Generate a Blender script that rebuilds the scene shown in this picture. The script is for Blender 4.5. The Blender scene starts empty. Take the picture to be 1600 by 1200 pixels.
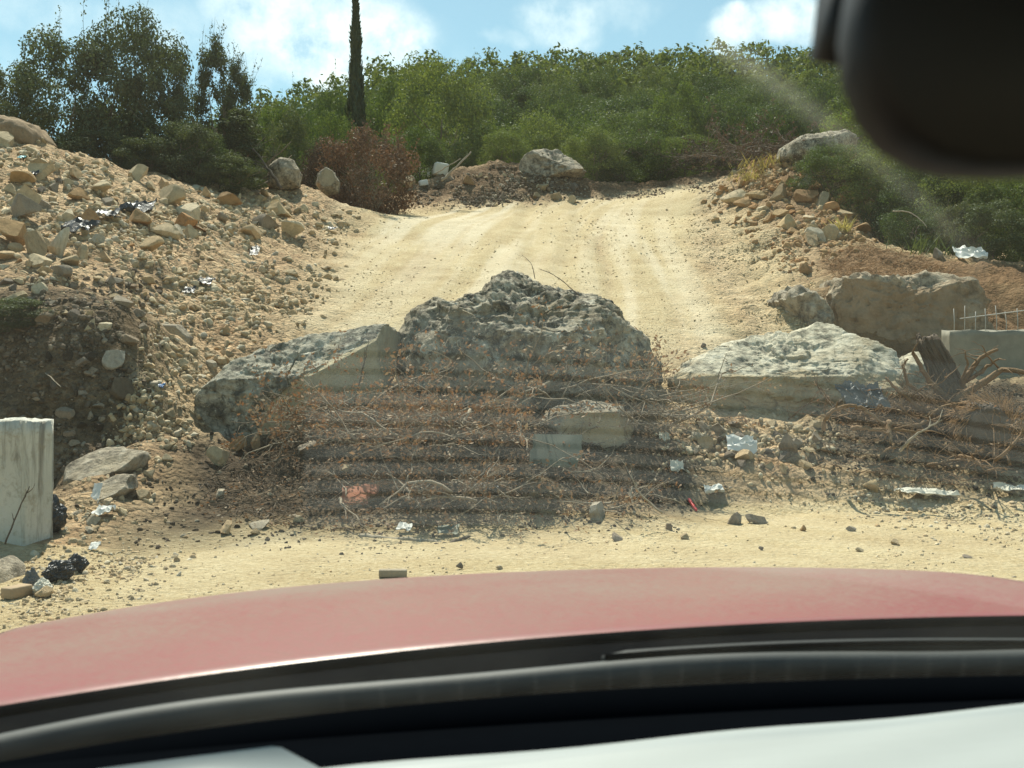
import bpy, bmesh, math, random, time
import numpy as np
from mathutils import Vector, Matrix, Euler

T_START = time.time()
C = bpy.context.scene
COL = C.collection
rad = math.radians

# ------------------------------------------------------------------ camera, sky, sun, exposure
F = 1600.0            # focal length in pixels of the 1600 px wide photograph
EYE = 1.35            # eye height of the person in the car
K = 1.374             # depth scale of the survey below

cam_d = bpy.data.cameras.new('camera')
cam_d.sensor_width = 36.0
cam_d.lens = 36.0 * F / 1600.0
cam_d.clip_start = 0.02
cam_d.clip_end = 3000
cam_d.dof.use_dof = True
cam_d.dof.focus_distance = 15.0
cam_d.dof.aperture_fstop = 7.6
cam = bpy.data.objects.new('camera', cam_d)
COL.objects.link(cam)
cam.location = (0, 0, EYE)
cam.rotation_euler = (rad(90), 0, 0)
C.camera = cam

SUN_EL, SUN_AZ = 57.0, -16.0      # azimuth from +Y towards +X
EXPOSURE = 0.88
sun_dir = Vector((math.sin(rad(SUN_AZ)) * math.cos(rad(SUN_EL)), math.cos(rad(SUN_AZ)) * math.cos(rad(SUN_EL)), math.sin(rad(SUN_EL))))
sl = bpy.data.lights.new('sun', 'SUN')
sl.energy = 4.2
sl.angle = rad(0.55)
sl.color = (1.0, 0.945, 0.82)
so = bpy.data.objects.new('sun', sl)
COL.objects.link(so)
so.rotation_euler = sun_dir.to_track_quat('Z', 'Y').to_euler()
so.location = (0, 0, 60)

C.view_settings.view_transform = 'Standard'
C.view_settings.look = 'None'
C.view_settings.exposure = EXPOSURE
C.view_settings.gamma = 1.0
C.view_settings.use_curve_mapping = False
C.render.engine = 'CYCLES'
C.cycles.use_denoising = True
C.cycles.max_bounces = 6
C.cycles.diffuse_bounces = 3
C.cycles.glossy_bounces = 3
C.cycles.transmission_bounces = 4
C.cycles.transparent_max_bounces = 12
C.cycles.caustics_reflective = False
C.cycles.caustics_refractive = False
C.cycles.sample_clamp_indirect = 6.0


class NT:
    """small wrapper to write node trees"""
    def __init__(s, tree):
        s.t = tree
    def n(s, typ, props=None, **ins):
        nd = s.t.nodes.new(typ)
        for k, v in (props or {}).items():
            setattr(nd, k, v)
        for k, v in ins.items():
            key = int(k[1:]) if k[0] == 'i' and k[1:].isdigit() else k.replace('_', ' ')
            sock = nd.inputs[key]
            if isinstance(v, bpy.types.NodeSocket):
                s.t.links.new(v, sock)
            else:
                sock.default_value = v
        return nd
    def link(s, a, b):
        s.t.links.new(a, b)
    def math(s, op, a, b=0.0, clamp=False):
        nd = s.n('ShaderNodeMath', {'operation': op, 'use_clamp': clamp}, i0=a, i1=b)
        return nd.outputs[0]
    def mix(s, f, a, b):
        nd = s.n('ShaderNodeMix', {'data_type': 'RGBA', 'clamp_factor': True})
        for i, v in ((0, f), (6, a), (7, b)):
            if isinstance(v, bpy.types.NodeSocket):
                s.t.links.new(v, nd.inputs[i])
            else:
                nd.inputs[i].default_value = v if i == 0 else (*v[:3], 1.0)
        return nd.outputs[2]
    def ramp(s, f, stops):
        nd = s.n('ShaderNodeValToRGB')
        s.t.links.new(f, nd.inputs[0])
        e = nd.color_ramp.elements
        while len(e) < len(stops):
            e.new(0.5)
        for i, (p, c) in enumerate(stops):
            e[i].position = p
            e[i].color = (*c, 1.0) if not isinstance(c, (int, float)) else (c, c, c, 1.0)
        return nd.outputs[0]
    def noise(s, scale, detail=4.0, rough=0.55, vec=None, dist=0.0, col=False):
        nd = s.n('ShaderNodeTexNoise', Scale=scale, Detail=detail, Roughness=rough, Distortion=dist)
        if vec is not None:
            s.t.links.new(vec, nd.inputs['Vector'])
        return nd.outputs[1 if col else 0]


world = bpy.data.worlds.new('World')
C.world = world
world.use_nodes = True
wt = NT(world.node_tree)
world.node_tree.nodes.clear()
sky = wt.n('ShaderNodeTexSky', {'sky_type': 'NISHITA', 'sun_disc': False, 'sun_elevation': rad(SUN_EL), 'sun_rotation': rad(SUN_AZ % 360), 'altitude': 300.0, 'air_density': 1.0, 'dust_density': 0.6, 'ozone_density': 1.4})
tc = wt.n('ShaderNodeTexCoord')
gen = tc.outputs['Generated']

def dirpix(px, py):
    v = Vector(((px - 800) / F, 1.0, (600 - py) / F))
    return v.normalized()

# clouds: soft lumps in the sky at fixed compass directions, broken up by noise
wn = wt.noise(5.0, 6.0, 0.6, gen, col=True)
wsub = wt.n('ShaderNodeVectorMath', {'operation': 'SUBTRACT'}, i0=wn, i1=(0.5, 0.5, 0.5))
wsc = wt.n('ShaderNodeVectorMath', {'operation': 'SCALE'}, i0=wsub.outputs[0])
wsc.inputs[3].default_value = 0.10
wadd = wt.n('ShaderNodeVectorMath', {'operation': 'ADD'}, i0=gen, i1=wsc.outputs[0])
cl = None
CLOUDS = [((540, 70), 0.100, 0.050, 1.0), ((610, 75), 0.060, 0.042, 1.0), ((440, 35), 0.085, 0.050, 0.75), ((400, 90), 0.05, 0.03, 0.5), ((560, 25), 0.06, 0.03, 0.8),
          ((872, 32), 0.042, 0.024, 0.55), ((1148, 66), 0.034, 0.020, 0.8), ((1245, 55), 0.060, 0.026, 0.8), ((960, 20), 0.06, 0.012, 0.25), ((1010, 100), 0.05, 0.012, 0.25), ((790, 60), 0.03, 0.01, 0.3),
          ((60, 30), 0.08, 0.02, 0.25), ((250, 60), 0.06, 0.03, 0.25), ((-500, 60), 0.25, 0.05, 0.7), ((2300, 40), 0.3, 0.06, 0.7), ((300, -260), 0.2, 0.04, 0.4), ((1200, -300), 0.25, 0.05, 0.4)]
for (pp, rx, rz, am) in CLOUDS:
    d = dirpix(*pp)
    s1 = wt.n('ShaderNodeVectorMath', {'operation': 'SUBTRACT'}, i0=wadd.outputs[0], i1=tuple(d))
    s2 = wt.n('ShaderNodeVectorMath', {'operation': 'MULTIPLY'}, i0=s1.outputs[0], i1=(1 / rx, 1 / rx, 1 / rz))
    s3 = wt.n('ShaderNodeVectorMath', {'operation': 'LENGTH'}, i0=s2.outputs[0])
    m = wt.n('ShaderNodeMapRange', {'interpolation_type': 'SMOOTHSTEP'}, Value=s3.outputs[1])
    m.inputs[1].default_value = 1.15
    m.inputs[2].default_value = 0.45
    m.inputs[3].default_value = 0.0
    m.inputs[4].default_value = am
    cl = m.outputs[0] if cl is None else wt.math('MAXIMUM', cl, m.outputs[0])
fine = wt.noise(22.0, 6.0, 0.62, gen)
fine = wt.n('ShaderNodeMapRange', Value=fine)
fine.inputs[1].default_value, fine.inputs[2].default_value, fine.inputs[3].default_value, fine.inputs[4].default_value = 0.34, 0.66, 0.15, 1.2
clf = wt.math('MULTIPLY', cl, fine.outputs[0], True)
skyt = wt.n('ShaderNodeVectorMath', {'operation': 'MULTIPLY'}, i0=sky.outputs[0], i1=(0.88, 1.10, 0.93))
thin = wt.mix(0.20, skyt.outputs[0], (3.4, 4.2, 4.2))      # thin high haze over the blue
skymix = wt.mix(clf, thin, (8.0, 8.7, 8.5))
bg = wt.n('ShaderNodeBackground', Color=skymix, Strength=0.090)
wo = wt.n('ShaderNodeOutputWorld')
wt.link(bg.outputs[0], wo.inputs[0])

# ------------------------------------------------------------------ helpers
def P(px, py, d):
    """survey: photograph pixel and survey depth d (metres / K) -> place in the world"""
    D = d * K
    return np.array(((px - 800) * D / F, D, EYE + (600 - py) * D / F))

def hash3(ix, iy, iz, seed):
    h = (ix.astype(np.uint32) * np.uint32(374761393) + iy.astype(np.uint32) * np.uint32(668265263) + iz.astype(np.uint32) * np.uint32(2147483647) + np.uint32(seed * 974711 + 12345))
    h ^= h >> np.uint32(13)
    h *= np.uint32(1274126177)
    h ^= h >> np.uint32(16)
    h *= np.uint32(2246822519)
    h ^= h >> np.uint32(13)
    return h.astype(np.float64) / 4294967295.0 * 2 - 1

def vnoise(p, seed=0):
    p = np.asarray(p, float)
    i = np.floor(p).astype(np.int64)
    f = p - i
    u = f * f * f * (f * (f * 6 - 15) + 10)
    r = 0
    for dx in (0, 1):
        wx = u[:, 0] if dx else 1 - u[:, 0]
        for dy in (0, 1):
            wy = u[:, 1] if dy else 1 - u[:, 1]
            for dz in (0, 1):
                wz = u[:, 2] if dz else 1 - u[:, 2]
                r = r + wx * wy * wz * hash3(i[:, 0] + dx, i[:, 1] + dy, i[:, 2] + dz, seed)
    return r

def fbm(p, octv=4, gain=0.5, seed=0, ridged=False):
    p = np.asarray(p, float)
    a, s, r = 1.0, 0.0, 0
    for o in range(octv):
        n = vnoise(p * (2.03 ** o) + 17.3 * o, seed + o)
        if ridged:
            n = 1 - 2 * np.abs(n)
        r = r + a * n
        s += a
        a *= gain
    return r / s

def xy3(x, y, sc):
    return np.stack([x * sc, y * sc, np.zeros_like(x)], 1)

def np_mesh(name, V, quads=None, tris=None, mats=(), smooth=False, attrs=None):
    me = bpy.data.meshes.new(name)
    V = np.asarray(V, np.float32)
    me.vertices.add(len(V))
    me.vertices.foreach_set('co', V.ravel())
    q = np.zeros((0, 4), np.int32) if quads is None or len(quads) == 0 else np.asarray(quads, np.int32)
    t = np.zeros((0, 3), np.int32) if tris is None or len(tris) == 0 else np.asarray(tris, np.int32)
    me.loops.add(q.size + t.size)
    me.loops.foreach_set('vertex_index', np.concatenate([q.ravel(), t.ravel()]))
    me.polygons.add(len(q) + len(t))
    ls = np.concatenate([np.arange(len(q)) * 4, len(q) * 4 + np.arange(len(t)) * 3]).astype(np.int32)
    me.polygons.foreach_set('loop_start', ls)
    me.update(calc_edges=True)
    if smooth:
        me.polygons.foreach_set('use_smooth', np.ones(len(q) + len(t), bool))
    for m in mats:
        me.materials.append(m)
    for k, a in (attrs or {}).items():
        a = np.asarray(a, np.float32)
        if a.ndim == 1:
            at = me.attributes.new(k, 'FLOAT', 'POINT')
            at.data.foreach_set('value', a)
        else:
            at = me.attributes.new(k, 'FLOAT_COLOR', 'POINT')
            at.data.foreach_set('color', a.ravel())
    me.validate()
    return me

def add(name, me, parent=None, loc=None, rot=None, scale=None, label=None, cat=None, group=None, kind=None):
    o = bpy.data.objects.new(name, me)
    COL.objects.link(o)
    if parent is not None:
        o.parent = parent
    if loc is not None:
        o.location = tuple(loc)
    if rot is not None:
        o.rotation_euler = rot
    if scale is not None:
        o.scale = (scale,) * 3 if isinstance(scale, (int, float)) else scale
    if label: o['label'] = label
    if cat: o['category'] = cat
    if group: o['group'] = group
    if kind: o['kind'] = kind
    return o

class MB:
    """collects tubes, leaves and boxes for one mesh"""
    def __init__(s):
        s.V, s.Q, s.T, s.n = [], [], [], 0
        s.A = []
    def put(s, V, Q=None, T=None, a=0.0):
        V = np.asarray(V, float)
        if Q is not None and len(Q): s.Q.append(np.asarray(Q) + s.n)
        if T is not None and len(T): s.T.append(np.asarray(T) + s.n)
        s.V.append(V)
        s.A.append(np.full(len(V), a) if np.isscalar(a) else np.asarray(a))
        s.n += len(V)
    def tube(s, path, r, sides=5, a=0.0, cap=True):
        path = np.asarray(path, float)
        k = len(path)
        r = np.broadcast_to(np.asarray(r, float), (k,))
        t = np.gradient(path, axis=0)
        t /= np.linalg.norm(t, axis=1)[:, None] + 1e-9
        ref = np.array([0.31, 0.17, 0.93]) if abs(t[:, 2]).mean() < 0.8 else np.array([0.93, 0.3, 0.1])
        u = np.cross(t, ref)
        u /= np.linalg.norm(u, axis=1)[:, None] + 1e-9
        v = np.cross(t, u)
        ang = np.arange(sides) * 2 * math.pi / sides
        ring = path[:, None, :] + r[:, None, None] * (np.cos(ang)[None, :, None] * u[:, None, :] + np.sin(ang)[None, :, None] * v[:, None, :])
        V = ring.reshape(-1, 3)
        i = np.arange(k - 1)[:, None] * sides
        j = np.arange(sides)[None, :]
        jn = (j + 1) % sides
        Q = np.stack([i + j, i + jn, i + sides + jn, i + sides + j], -1).reshape(-1, 4)
        T = []
        if cap:
            for b in (0, (k - 1) * sides):
                T += [[b, b + m, b + m + 1] if b else [b, b + m + 1, b + m] for m in range(1, sides - 1)]
        s.put(V, Q, T, a)
    def box(s, c, size, R=None, a=0.0):
        c = np.asarray(c, float)
        h = np.asarray(size, float) / 2
        V = np.array([[x, y, z] for x in (-1, 1) for y in (-1, 1) for z in (-1, 1)], float) * h
        if R is not None:
            V = V @ np.asarray(R).T
        Q = [[0, 1, 3, 2], [4, 6, 7, 5], [0, 4, 5, 1], [2, 3, 7, 6], [0, 2, 6, 4], [1, 5, 7, 3]]
        s.put(V + c, Q, None, a)
    def mesh(s, name, mats, smooth=True, attr='tint'):
        V = np.concatenate(s.V)
        Q = np.concatenate(s.Q) if s.Q else None
        T = np.concatenate(s.T) if s.T else None
        return np_mesh(name, V, Q, T, mats, smooth, {attr: np.concatenate(s.A)})

def wander(rng, p0, d, length, n=6, bend=0.25, droop=0.0):
    pts = [np.array(p0, float)]
    d = np.array(d, float)
    d /= np.linalg.norm(d)
    st = length / (n - 1)
    for i in range(n - 1):
        d = d + rng.normal(0, bend, 3) / math.sqrt(n)
        d[2] -= droop / n
        d /= np.linalg.norm(d)
        pts.append(pts[-1] + d * st)
    return np.array(pts)

# ------------------------------------------------------------------ materials
def new_mat(name):
    m = bpy.data.materials.new(name)
    m.use_nodes = True
    m.node_tree.nodes.clear()
    return m, NT(m.node_tree)

def finish(nt, shader, disp=None):
    o = nt.n('ShaderNodeOutputMaterial')
    nt.link(shader, o.inputs[0])

def bump(nt, h, strength=0.5, dist=0.02, normal=None):
    b = nt.n('ShaderNodeBump', Strength=strength, Distance=dist, Height=h)
    if normal is not None:
        nt.link(normal, b.inputs['Normal'])
    return b.outputs[0]

def simple(name, col, rough=0.7, noise=0.15, scale=8.0, bstr=0.2, bdist=0.01, spec=0.3, metallic=0.0):
    m, nt = new_mat(name)
    tc = nt.n('ShaderNodeTexCoord').outputs['Object']
    n = nt.noise(scale, 5, 0.6, tc)
    c = nt.mix(n, tuple(x * (1 - noise) for x in col), tuple(min(1, x * (1 + noise)) for x in col))
    n2 = nt.noise(scale * 4, 4, 0.6, tc)
    p = nt.n('ShaderNodeBsdfPrincipled', Base_Color=c, Roughness=rough, Metallic=metallic, Normal=bump(nt, n2, bstr, bdist))
    p.inputs['Specular IOR Level'].default_value = spec
    finish(nt, p.outputs[0])
    return m

def ground_mat():
    m, nt = new_mat('earth')
    tc = nt.n('ShaderNodeTexCoord').outputs['Object']
    at = nt.n('ShaderNodeAttribute', {'attribute_name': 'soil'})
    sep = nt.n('ShaderNodeSeparateColor', Color=at.outputs['Color'])
    n1 = nt.noise(1.3, 6, 0.6, tc)
    n2 = nt.noise(9.0, 5, 0.65, tc)
    n3 = nt.noise(42.0, 5, 0.8, tc)
    f = nt.math('ADD', nt.math('MULTIPLY', n1, 0.42), nt.math('ADD', nt.math('MULTIPLY', n2, 0.26), nt.math('MULTIPLY', n3, 0.32)))
    rub = nt.ramp(f, [(0.38, (0.26, 0.165, 0.09)), (0.5, (0.42, 0.29, 0.17)), (0.63, (0.56, 0.43, 0.265))])
    n4 = nt.noise(22.0, 6, 0.85, tc)
    f2 = nt.math('ADD', nt.math('MULTIPLY', f, 0.5), nt.math('MULTIPLY', n4, 0.5))
    road = nt.ramp(f2, [(0.39, (0.33, 0.24, 0.125)), (0.46, (0.475, 0.37, 0.21)), (0.52, (0.55, 0.445, 0.265)), (0.60, (0.66, 0.565, 0.37))])
    powder = nt.ramp(f, [(0.34, (0.56, 0.47, 0.32)), (0.62, (0.70, 0.61, 0.44))])
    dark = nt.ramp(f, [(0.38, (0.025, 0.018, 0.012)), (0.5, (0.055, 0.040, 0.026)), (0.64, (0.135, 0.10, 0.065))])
    brown = nt.ramp(f, [(0.34, (0.10, 0.058, 0.030)), (0.5, (0.20, 0.120, 0.062)), (0.68, (0.33, 0.22, 0.12))])
    patch = nt.ramp(nt.noise(0.55, 4, 0.6, tc, 0.6), [(0.42, 0.0), (0.62, 1.0)])
    road = nt.mix(nt.math('MULTIPLY', patch, 0.45), road, nt.ramp(f2, [(0.40, (0.28, 0.195, 0.10)), (0.5, (0.45, 0.34, 0.19)), (0.6, (0.58, 0.47, 0.29))]))
    # packed broken stone: every cell its own tone
    wv_ = nt.n('ShaderNodeVectorMath', {'operation': 'ADD'}, i0=tc, i1=nt.n('ShaderNodeVectorMath', {'operation': 'SCALE'}, i0=nt.noise(7.0, 3, 0.6, tc, col=True)).outputs[0])
    wv_.inputs[1].links[0].from_node.inputs[3].default_value = 0.10
    va = nt.n('ShaderNodeTexVoronoi', {'feature': 'F1'}, Vector=wv_.outputs[0], Scale=8.5)
    vb = nt.n('ShaderNodeTexVoronoi', {'feature': 'F1'}, Vector=wv_.outputs[0], Scale=21.0)
    sa_ = nt.n('ShaderNodeSeparateColor', Color=va.outputs['Color']).outputs[0]
    sb_ = nt.n('ShaderNodeSeparateColor', Color=vb.outputs['Color']).outputs[1]
    tone = nt.math('ADD', nt.math('MULTIPLY', sa_, 0.45), nt.math('MULTIPLY', sb_, 0.45))
    tone = nt.math('ADD', tone, 0.52)
    tm = nt.n('ShaderNodeVectorMath', {'operation': 'MULTIPLY'}, i0=rub, i1=tone)
    rub = tm.outputs[0]
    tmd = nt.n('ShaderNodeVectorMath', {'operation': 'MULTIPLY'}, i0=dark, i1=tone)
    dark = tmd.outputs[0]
    cells = nt.math('ADD', nt.math('MULTIPLY', va.outputs['Distance'], 1.5), nt.math('MULTIPLY', vb.outputs['Distance'], 0.8))
    loose = nt.math('SUBTRACT', 1.0, sep.outputs[0], True)
    c = nt.mix(sep.outputs[0], rub, road)
    c = nt.mix(at.outputs['Alpha'], c, powder)
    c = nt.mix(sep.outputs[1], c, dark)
    c = nt.mix(sep.outputs[2], c, brown)
    # scattered dark specks of grit
    v = nt.n('ShaderNodeTexVoronoi', {'feature': 'F1'}, Vector=tc, Scale=26.0)
    sp = nt.ramp(v.outputs['Distance'], [(0.09, 1.0), (0.16, 0.0)])
    keep = nt.ramp(nt.noise(5.0, 3, 0.5, tc), [(0.42, 0.0), (0.56, 1.0)])
    c = nt.mix(nt.math('MULTIPLY', nt.math('MULTIPLY', sp, keep), 0.6), c, (0.16, 0.125, 0.085))
    h = nt.math('ADD', nt.math('MULTIPLY', n2, 0.7), nt.math('MULTIPLY', n3, 0.45))
    vv = nt.n('ShaderNodeTexVoronoi', {'feature': 'F1'}, Vector=tc, Scale=19.0)
    h = nt.math('SUBTRACT', h, nt.math('MULTIPLY', vv.outputs['Distance'], 0.35))
    h = nt.math('SUBTRACT', h, nt.math('MULTIPLY', nt.math('MULTIPLY', cells, loose), 0.9))
    p = nt.n('ShaderNodeBsdfPrincipled', Base_Color=c, Roughness=0.95, Normal=bump(nt, h, 0.9, 0.06))
    p.inputs['Specular IOR Level'].default_value = 0.1
    finish(nt, p.outputs[0])
    return m

def stone_mat(name, stops, per='tint', lich=0.0, rough=0.92, scale=3.0):
    """stops: colour ramp across the random tint of each stone"""
    m, nt = new_mat(name)
    tc = nt.n('ShaderNodeTexCoord').outputs['Object']
    if per == 'tint':
        r = nt.n('ShaderNodeAttribute', {'attribute_name': 'tint'}).outputs['Fac']
    else:
        r = nt.n('ShaderNodeObjectInfo').outputs['Random']
    base = nt.ramp(r, stops)
    n1 = nt.noise(scale, 6, 0.65, tc)
    n2 = nt.noise(scale * 7, 5, 0.7, tc)
    f = nt.ramp(nt.math('ADD', nt.math('MULTIPLY', n1, 0.6), nt.math('MULTIPLY', n2, 0.4)), [(0.33, 0.62), (0.5, 0.97), (0.68, 1.25)])
    mul = nt.n('ShaderNodeVectorMath', {'operation': 'MULTIPLY'}, i0=base, i1=f)
    c = mul.outputs[0]
    if lich:
        l = nt.ramp(nt.noise(scale * 1.7, 6, 0.7, tc, 0.4), [(0.48, 0.0), (0.62, lich)])
        c = nt.mix(l, c, (0.19, 0.185, 0.165))
    p = nt.n('ShaderNodeBsdfPrincipled', Base_Color=c, Roughness=rough, Normal=bump(nt, nt.math('ADD', n1, nt.math('MULTIPLY', n2, 0.6)), 0.6, 0.05))
    p.inputs['Specular IOR Level'].default_value = 0.15
    finish(nt, p.outputs[0])
    return m

def boulder_mat(name, grey, pale, fresh, blot=0.5):
    """weathered limestone; attribute 'fresh' marks newly broken faces, 'pit' the hollows where dirt and lichen sit"""
    m, nt = new_mat(name)
    tc = nt.n('ShaderNodeTexCoord').outputs['Object']
    fr = nt.n('ShaderNodeAttribute', {'attribute_name': 'fresh'}).outputs['Fac']
    n1 = nt.noise(2.2, 7, 0.68, tc, 0.3)
    n2 = nt.noise(9.0, 6, 0.7, tc)
    n3 = nt.noise(34.0, 4, 0.7, tc)
    w = nt.ramp(nt.math('ADD', nt.math('MULTIPLY', n1, 0.5), nt.math('MULTIPLY', n2, 0.5)), [(0.38, tuple(x * 0.30 for x in grey)), (0.46, tuple(x * 0.85 for x in grey)), (0.53, tuple(x * 1.35 for x in grey)), (0.61, pale)])
    lich = nt.ramp(nt.noise(5.5, 6, 0.78, tc, 0.6), [(0.51, 0.0), (0.57, blot)])
    w = nt.mix(lich, w, (0.060, 0.058, 0.050))
    spot = nt.ramp(nt.noise(13.0, 5, 0.8, tc, 0.3), [(0.57, 0.0), (0.62, blot)])
    w = nt.mix(spot, w, tuple(min(1, x * 1.1) for x in pale))
    tan = nt.ramp(nt.noise(1.6, 5, 0.6, tc), [(0.52, 0.0), (0.66, 0.65)])
    w = nt.mix(tan, w, tuple(x * 0.75 for x in fresh))
    fc = nt.ramp(nt.math('ADD', nt.math('MULTIPLY', n1, 0.7), nt.math('MULTIPLY', n2, 0.3)), [(0.3, tuple(x * 0.7 for x in fresh)), (0.5, fresh), (0.7, tuple(min(1, x * 1.25) for x in fresh))])
    c = nt.mix(fr, w, fc)
    h = nt.math('ADD', nt.math('MULTIPLY', n2, 0.9), nt.math('MULTIPLY', n3, 0.5))
    p = nt.n('ShaderNodeBsdfPrincipled', Base_Color=c, Roughness=0.93, Normal=bump(nt, h, 0.75, 0.06))
    p.inputs['Specular IOR Level'].default_value = 0.15
    finish(nt, p.outputs[0])
    return m

def leaf_mat(name, stops, trans=0.38, gloss=0.02, through=(1.25, 1.35, 0.55)):
    m, nt = new_mat(name)
    g = nt.n('ShaderNodeNewGeometry')
    o = nt.n('ShaderNodeObjectInfo')
    r = nt.math('ADD', nt.math('MULTIPLY', g.outputs['Random Per Island'], 0.36), nt.math('MULTIPLY', o.outputs['Random'], 0.64))
    c = nt.ramp(r, stops)
    d = nt.n('ShaderNodeBsdfDiffuse', Color=c)
    tcol = nt.n('ShaderNodeVectorMath', {'operation': 'MULTIPLY'}, i0=c, i1=through)
    t = nt.n('ShaderNodeBsdfTranslucent', Color=tcol.outputs[0])
    mx = nt.n('ShaderNodeMixShader', i0=trans, i1=d.outputs[0], i2=t.outputs[0])
    gl = nt.n('ShaderNodeBsdfGlossy', Color=(0.8, 0.85, 0.8, 1), Roughness=0.5)
    m2 = nt.n('ShaderNodeMixShader', i0=gloss, i1=mx.outputs[0], i2=gl.outputs[0])
    finish(nt, m2.outputs[0])
    return m

M = {}
M['ground'] = ground_mat()
TAN = [(0.0, (0.36, 0.265, 0.155)), (0.25, (0.47, 0.365, 0.225)), (0.5, (0.52, 0.415, 0.265)), (0.7, (0.50, 0.345, 0.19)), (0.85, (0.60, 0.52, 0.37)), (1.0, (0.42, 0.36, 0.27))]
SND = [(0.0, (0.46, 0.36, 0.21)), (0.4, (0.55, 0.44, 0.265)), (0.8, (0.60, 0.49, 0.31)), (1.0, (0.50, 0.40, 0.25))]
RED = [(0.0, (0.26, 0.15, 0.075)), (0.3, (0.42, 0.27, 0.13)), (0.6, (0.42, 0.225, 0.10)), (0.85, (0.48, 0.35, 0.19)), (1.0, (0.42, 0.34, 0.23))]
GRY = [(0.0, (0.16, 0.13, 0.10)), (0.3, (0.26, 0.21, 0.16)), (0.6, (0.33, 0.28, 0.21)), (0.8, (0.27, 0.19, 0.12)), (1.0, (0.42, 0.37, 0.29))]
M['stone_tan'] = stone_mat('tan_stone', TAN, 'obj')
M['stone_red'] = stone_mat('rust_stone', RED, 'obj')
M['stone_grey'] = stone_mat('grey_stone', GRY, 'obj')
M['grit_tan'] = stone_mat('tan_grit', TAN, 'tint', scale=6)
M['grit_sand'] = stone_mat('sandy_grit', SND, 'tint', scale=6)
M['grit_red'] = stone_mat('rust_grit', RED, 'tint', scale=6)
DRK = [(0.0, (0.04, 0.030, 0.020)), (0.5, (0.075, 0.056, 0.038)), (0.75, (0.13, 0.10, 0.068)), (0.9, (0.24, 0.19, 0.13)), (1.0, (0.40, 0.33, 0.23))]
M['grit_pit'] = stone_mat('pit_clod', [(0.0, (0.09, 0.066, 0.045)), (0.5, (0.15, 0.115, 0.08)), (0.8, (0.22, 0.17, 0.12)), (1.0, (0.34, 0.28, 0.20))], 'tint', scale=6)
M['grit_heap'] = stone_mat('heap_grit', [(0.0, (0.10, 0.072, 0.05)), (0.5, (0.20, 0.15, 0.105)), (0.8, (0.30, 0.24, 0.17)), (1.0, (0.40, 0.34, 0.25))], 'tint', scale=6)
M['grit_dark'] = stone_mat('dark_clod', DRK, 'tint', scale=6)
M['stone_dark'] = stone_mat('earthy_stone', DRK, 'obj')
M['grit_grey'] = stone_mat('grey_grit', GRY, 'tint', scale=6)
M['boulder_dark'] = boulder_mat('weathered_limestone', (0.245, 0.212, 0.155), (0.54, 0.495, 0.395), (0.36, 0.29, 0.19), 0.85)
M['boulder_left'] = boulder_mat('weathered_limestone_pale', (0.31, 0.285, 0.22), (0.57, 0.54, 0.445), (0.46, 0.385, 0.25), 0.7)
M['boulder_slab'] = boulder_mat('broken_limestone', (0.44, 0.40, 0.30), (0.60, 0.56, 0.45), (0.43, 0.345, 0.215), 0.10)
M['boulder_tan'] = boulder_mat('tan_limestone', (0.30, 0.255, 0.19), (0.48, 0.43, 0.34), (0.42, 0.34, 0.22), 0.3)
M['cliff'] = boulder_mat('cut_rock_face', (0.31, 0.25, 0.175), (0.44, 0.38, 0.28), (0.30, 0.215, 0.135), 0.2)
M['concrete'] = simple('bare_concrete', (0.58, 0.56, 0.48), 0.85, 0.18, 4.0, 0.35, 0.01)
M['concrete_wall'] = simple('shaded_grey_concrete', (0.235, 0.22, 0.175), 0.9, 0.55, 4.0, 0.35, 0.01)  # stained grey, lowered so the colour carries the shade on the wall's front
m_, nt_ = new_mat('whitewashed_concrete')
tc_ = nt_.n('ShaderNodeTexCoord').outputs['Object']
mp_ = nt_.n('ShaderNodeMapping', Vector=tc_, Scale=(9.0, 9.0, 1.1))
st_ = nt_.ramp(nt_.noise(1.0, 6, 0.7, mp_.outputs[0], 0.4), [(0.50, 0.0), (0.66, 0.8)])
bl_ = nt_.ramp(nt_.noise(6.0, 6, 0.75, tc_), [(0.52, 0.0), (0.66, 0.7)])
c_ = nt_.mix(nt_.noise(2.5, 5, 0.6, tc_), (0.44, 0.42, 0.35), (0.68, 0.66, 0.58))
c_ = nt_.mix(st_, c_, (0.16, 0.14, 0.11))
c_ = nt_.mix(bl_, c_, (0.30, 0.255, 0.18))
p_ = nt_.n('ShaderNodeBsdfPrincipled', Base_Color=c_, Roughness=0.9, Normal=bump(nt_, nt_.math('ADD', nt_.noise(14.0, 5, 0.7, tc_), nt_.math('MULTIPLY', nt_.noise(60.0, 3, 0.7, tc_), 0.5)), 0.7, 0.02))
p_.inputs['Specular IOR Level'].default_value = 0.15
finish(nt_, p_.outputs[0])
M['pillar'] = m_
M['bark'] = simple('bark', (0.15, 0.115, 0.08), 0.9, 0.35, 14.0, 0.8, 0.02)
M['bark_pale'] = simple('dead_branch_bark', (0.30, 0.25, 0.18), 0.9, 0.35, 14.0, 0.6, 0.01)
M['bark_mid'] = simple('grey_brown_twig_bark', (0.26, 0.21, 0.15), 0.9, 0.35, 14.0, 0.6, 0.01)
M['root'] = simple('brown_root_bark', (0.20, 0.125, 0.065), 0.9, 0.4, 14.0, 0.8, 0.02)
M['wood_dark'] = simple('old_dark_wood', (0.12, 0.09, 0.065), 0.9, 0.4, 10.0, 0.8, 0.02)
M['plank'] = simple('cut_timber', (0.36, 0.26, 0.16), 0.8, 0.25, 10.0, 0.4, 0.01)
M['leaf_oak'] = leaf_mat('oak_leaf', [(0.1, (0.032, 0.050, 0.018)), (0.4, (0.075, 0.105, 0.034)), (0.65, (0.115, 0.145, 0.045)), (0.9, (0.17, 0.19, 0.065))], 0.36)
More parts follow.
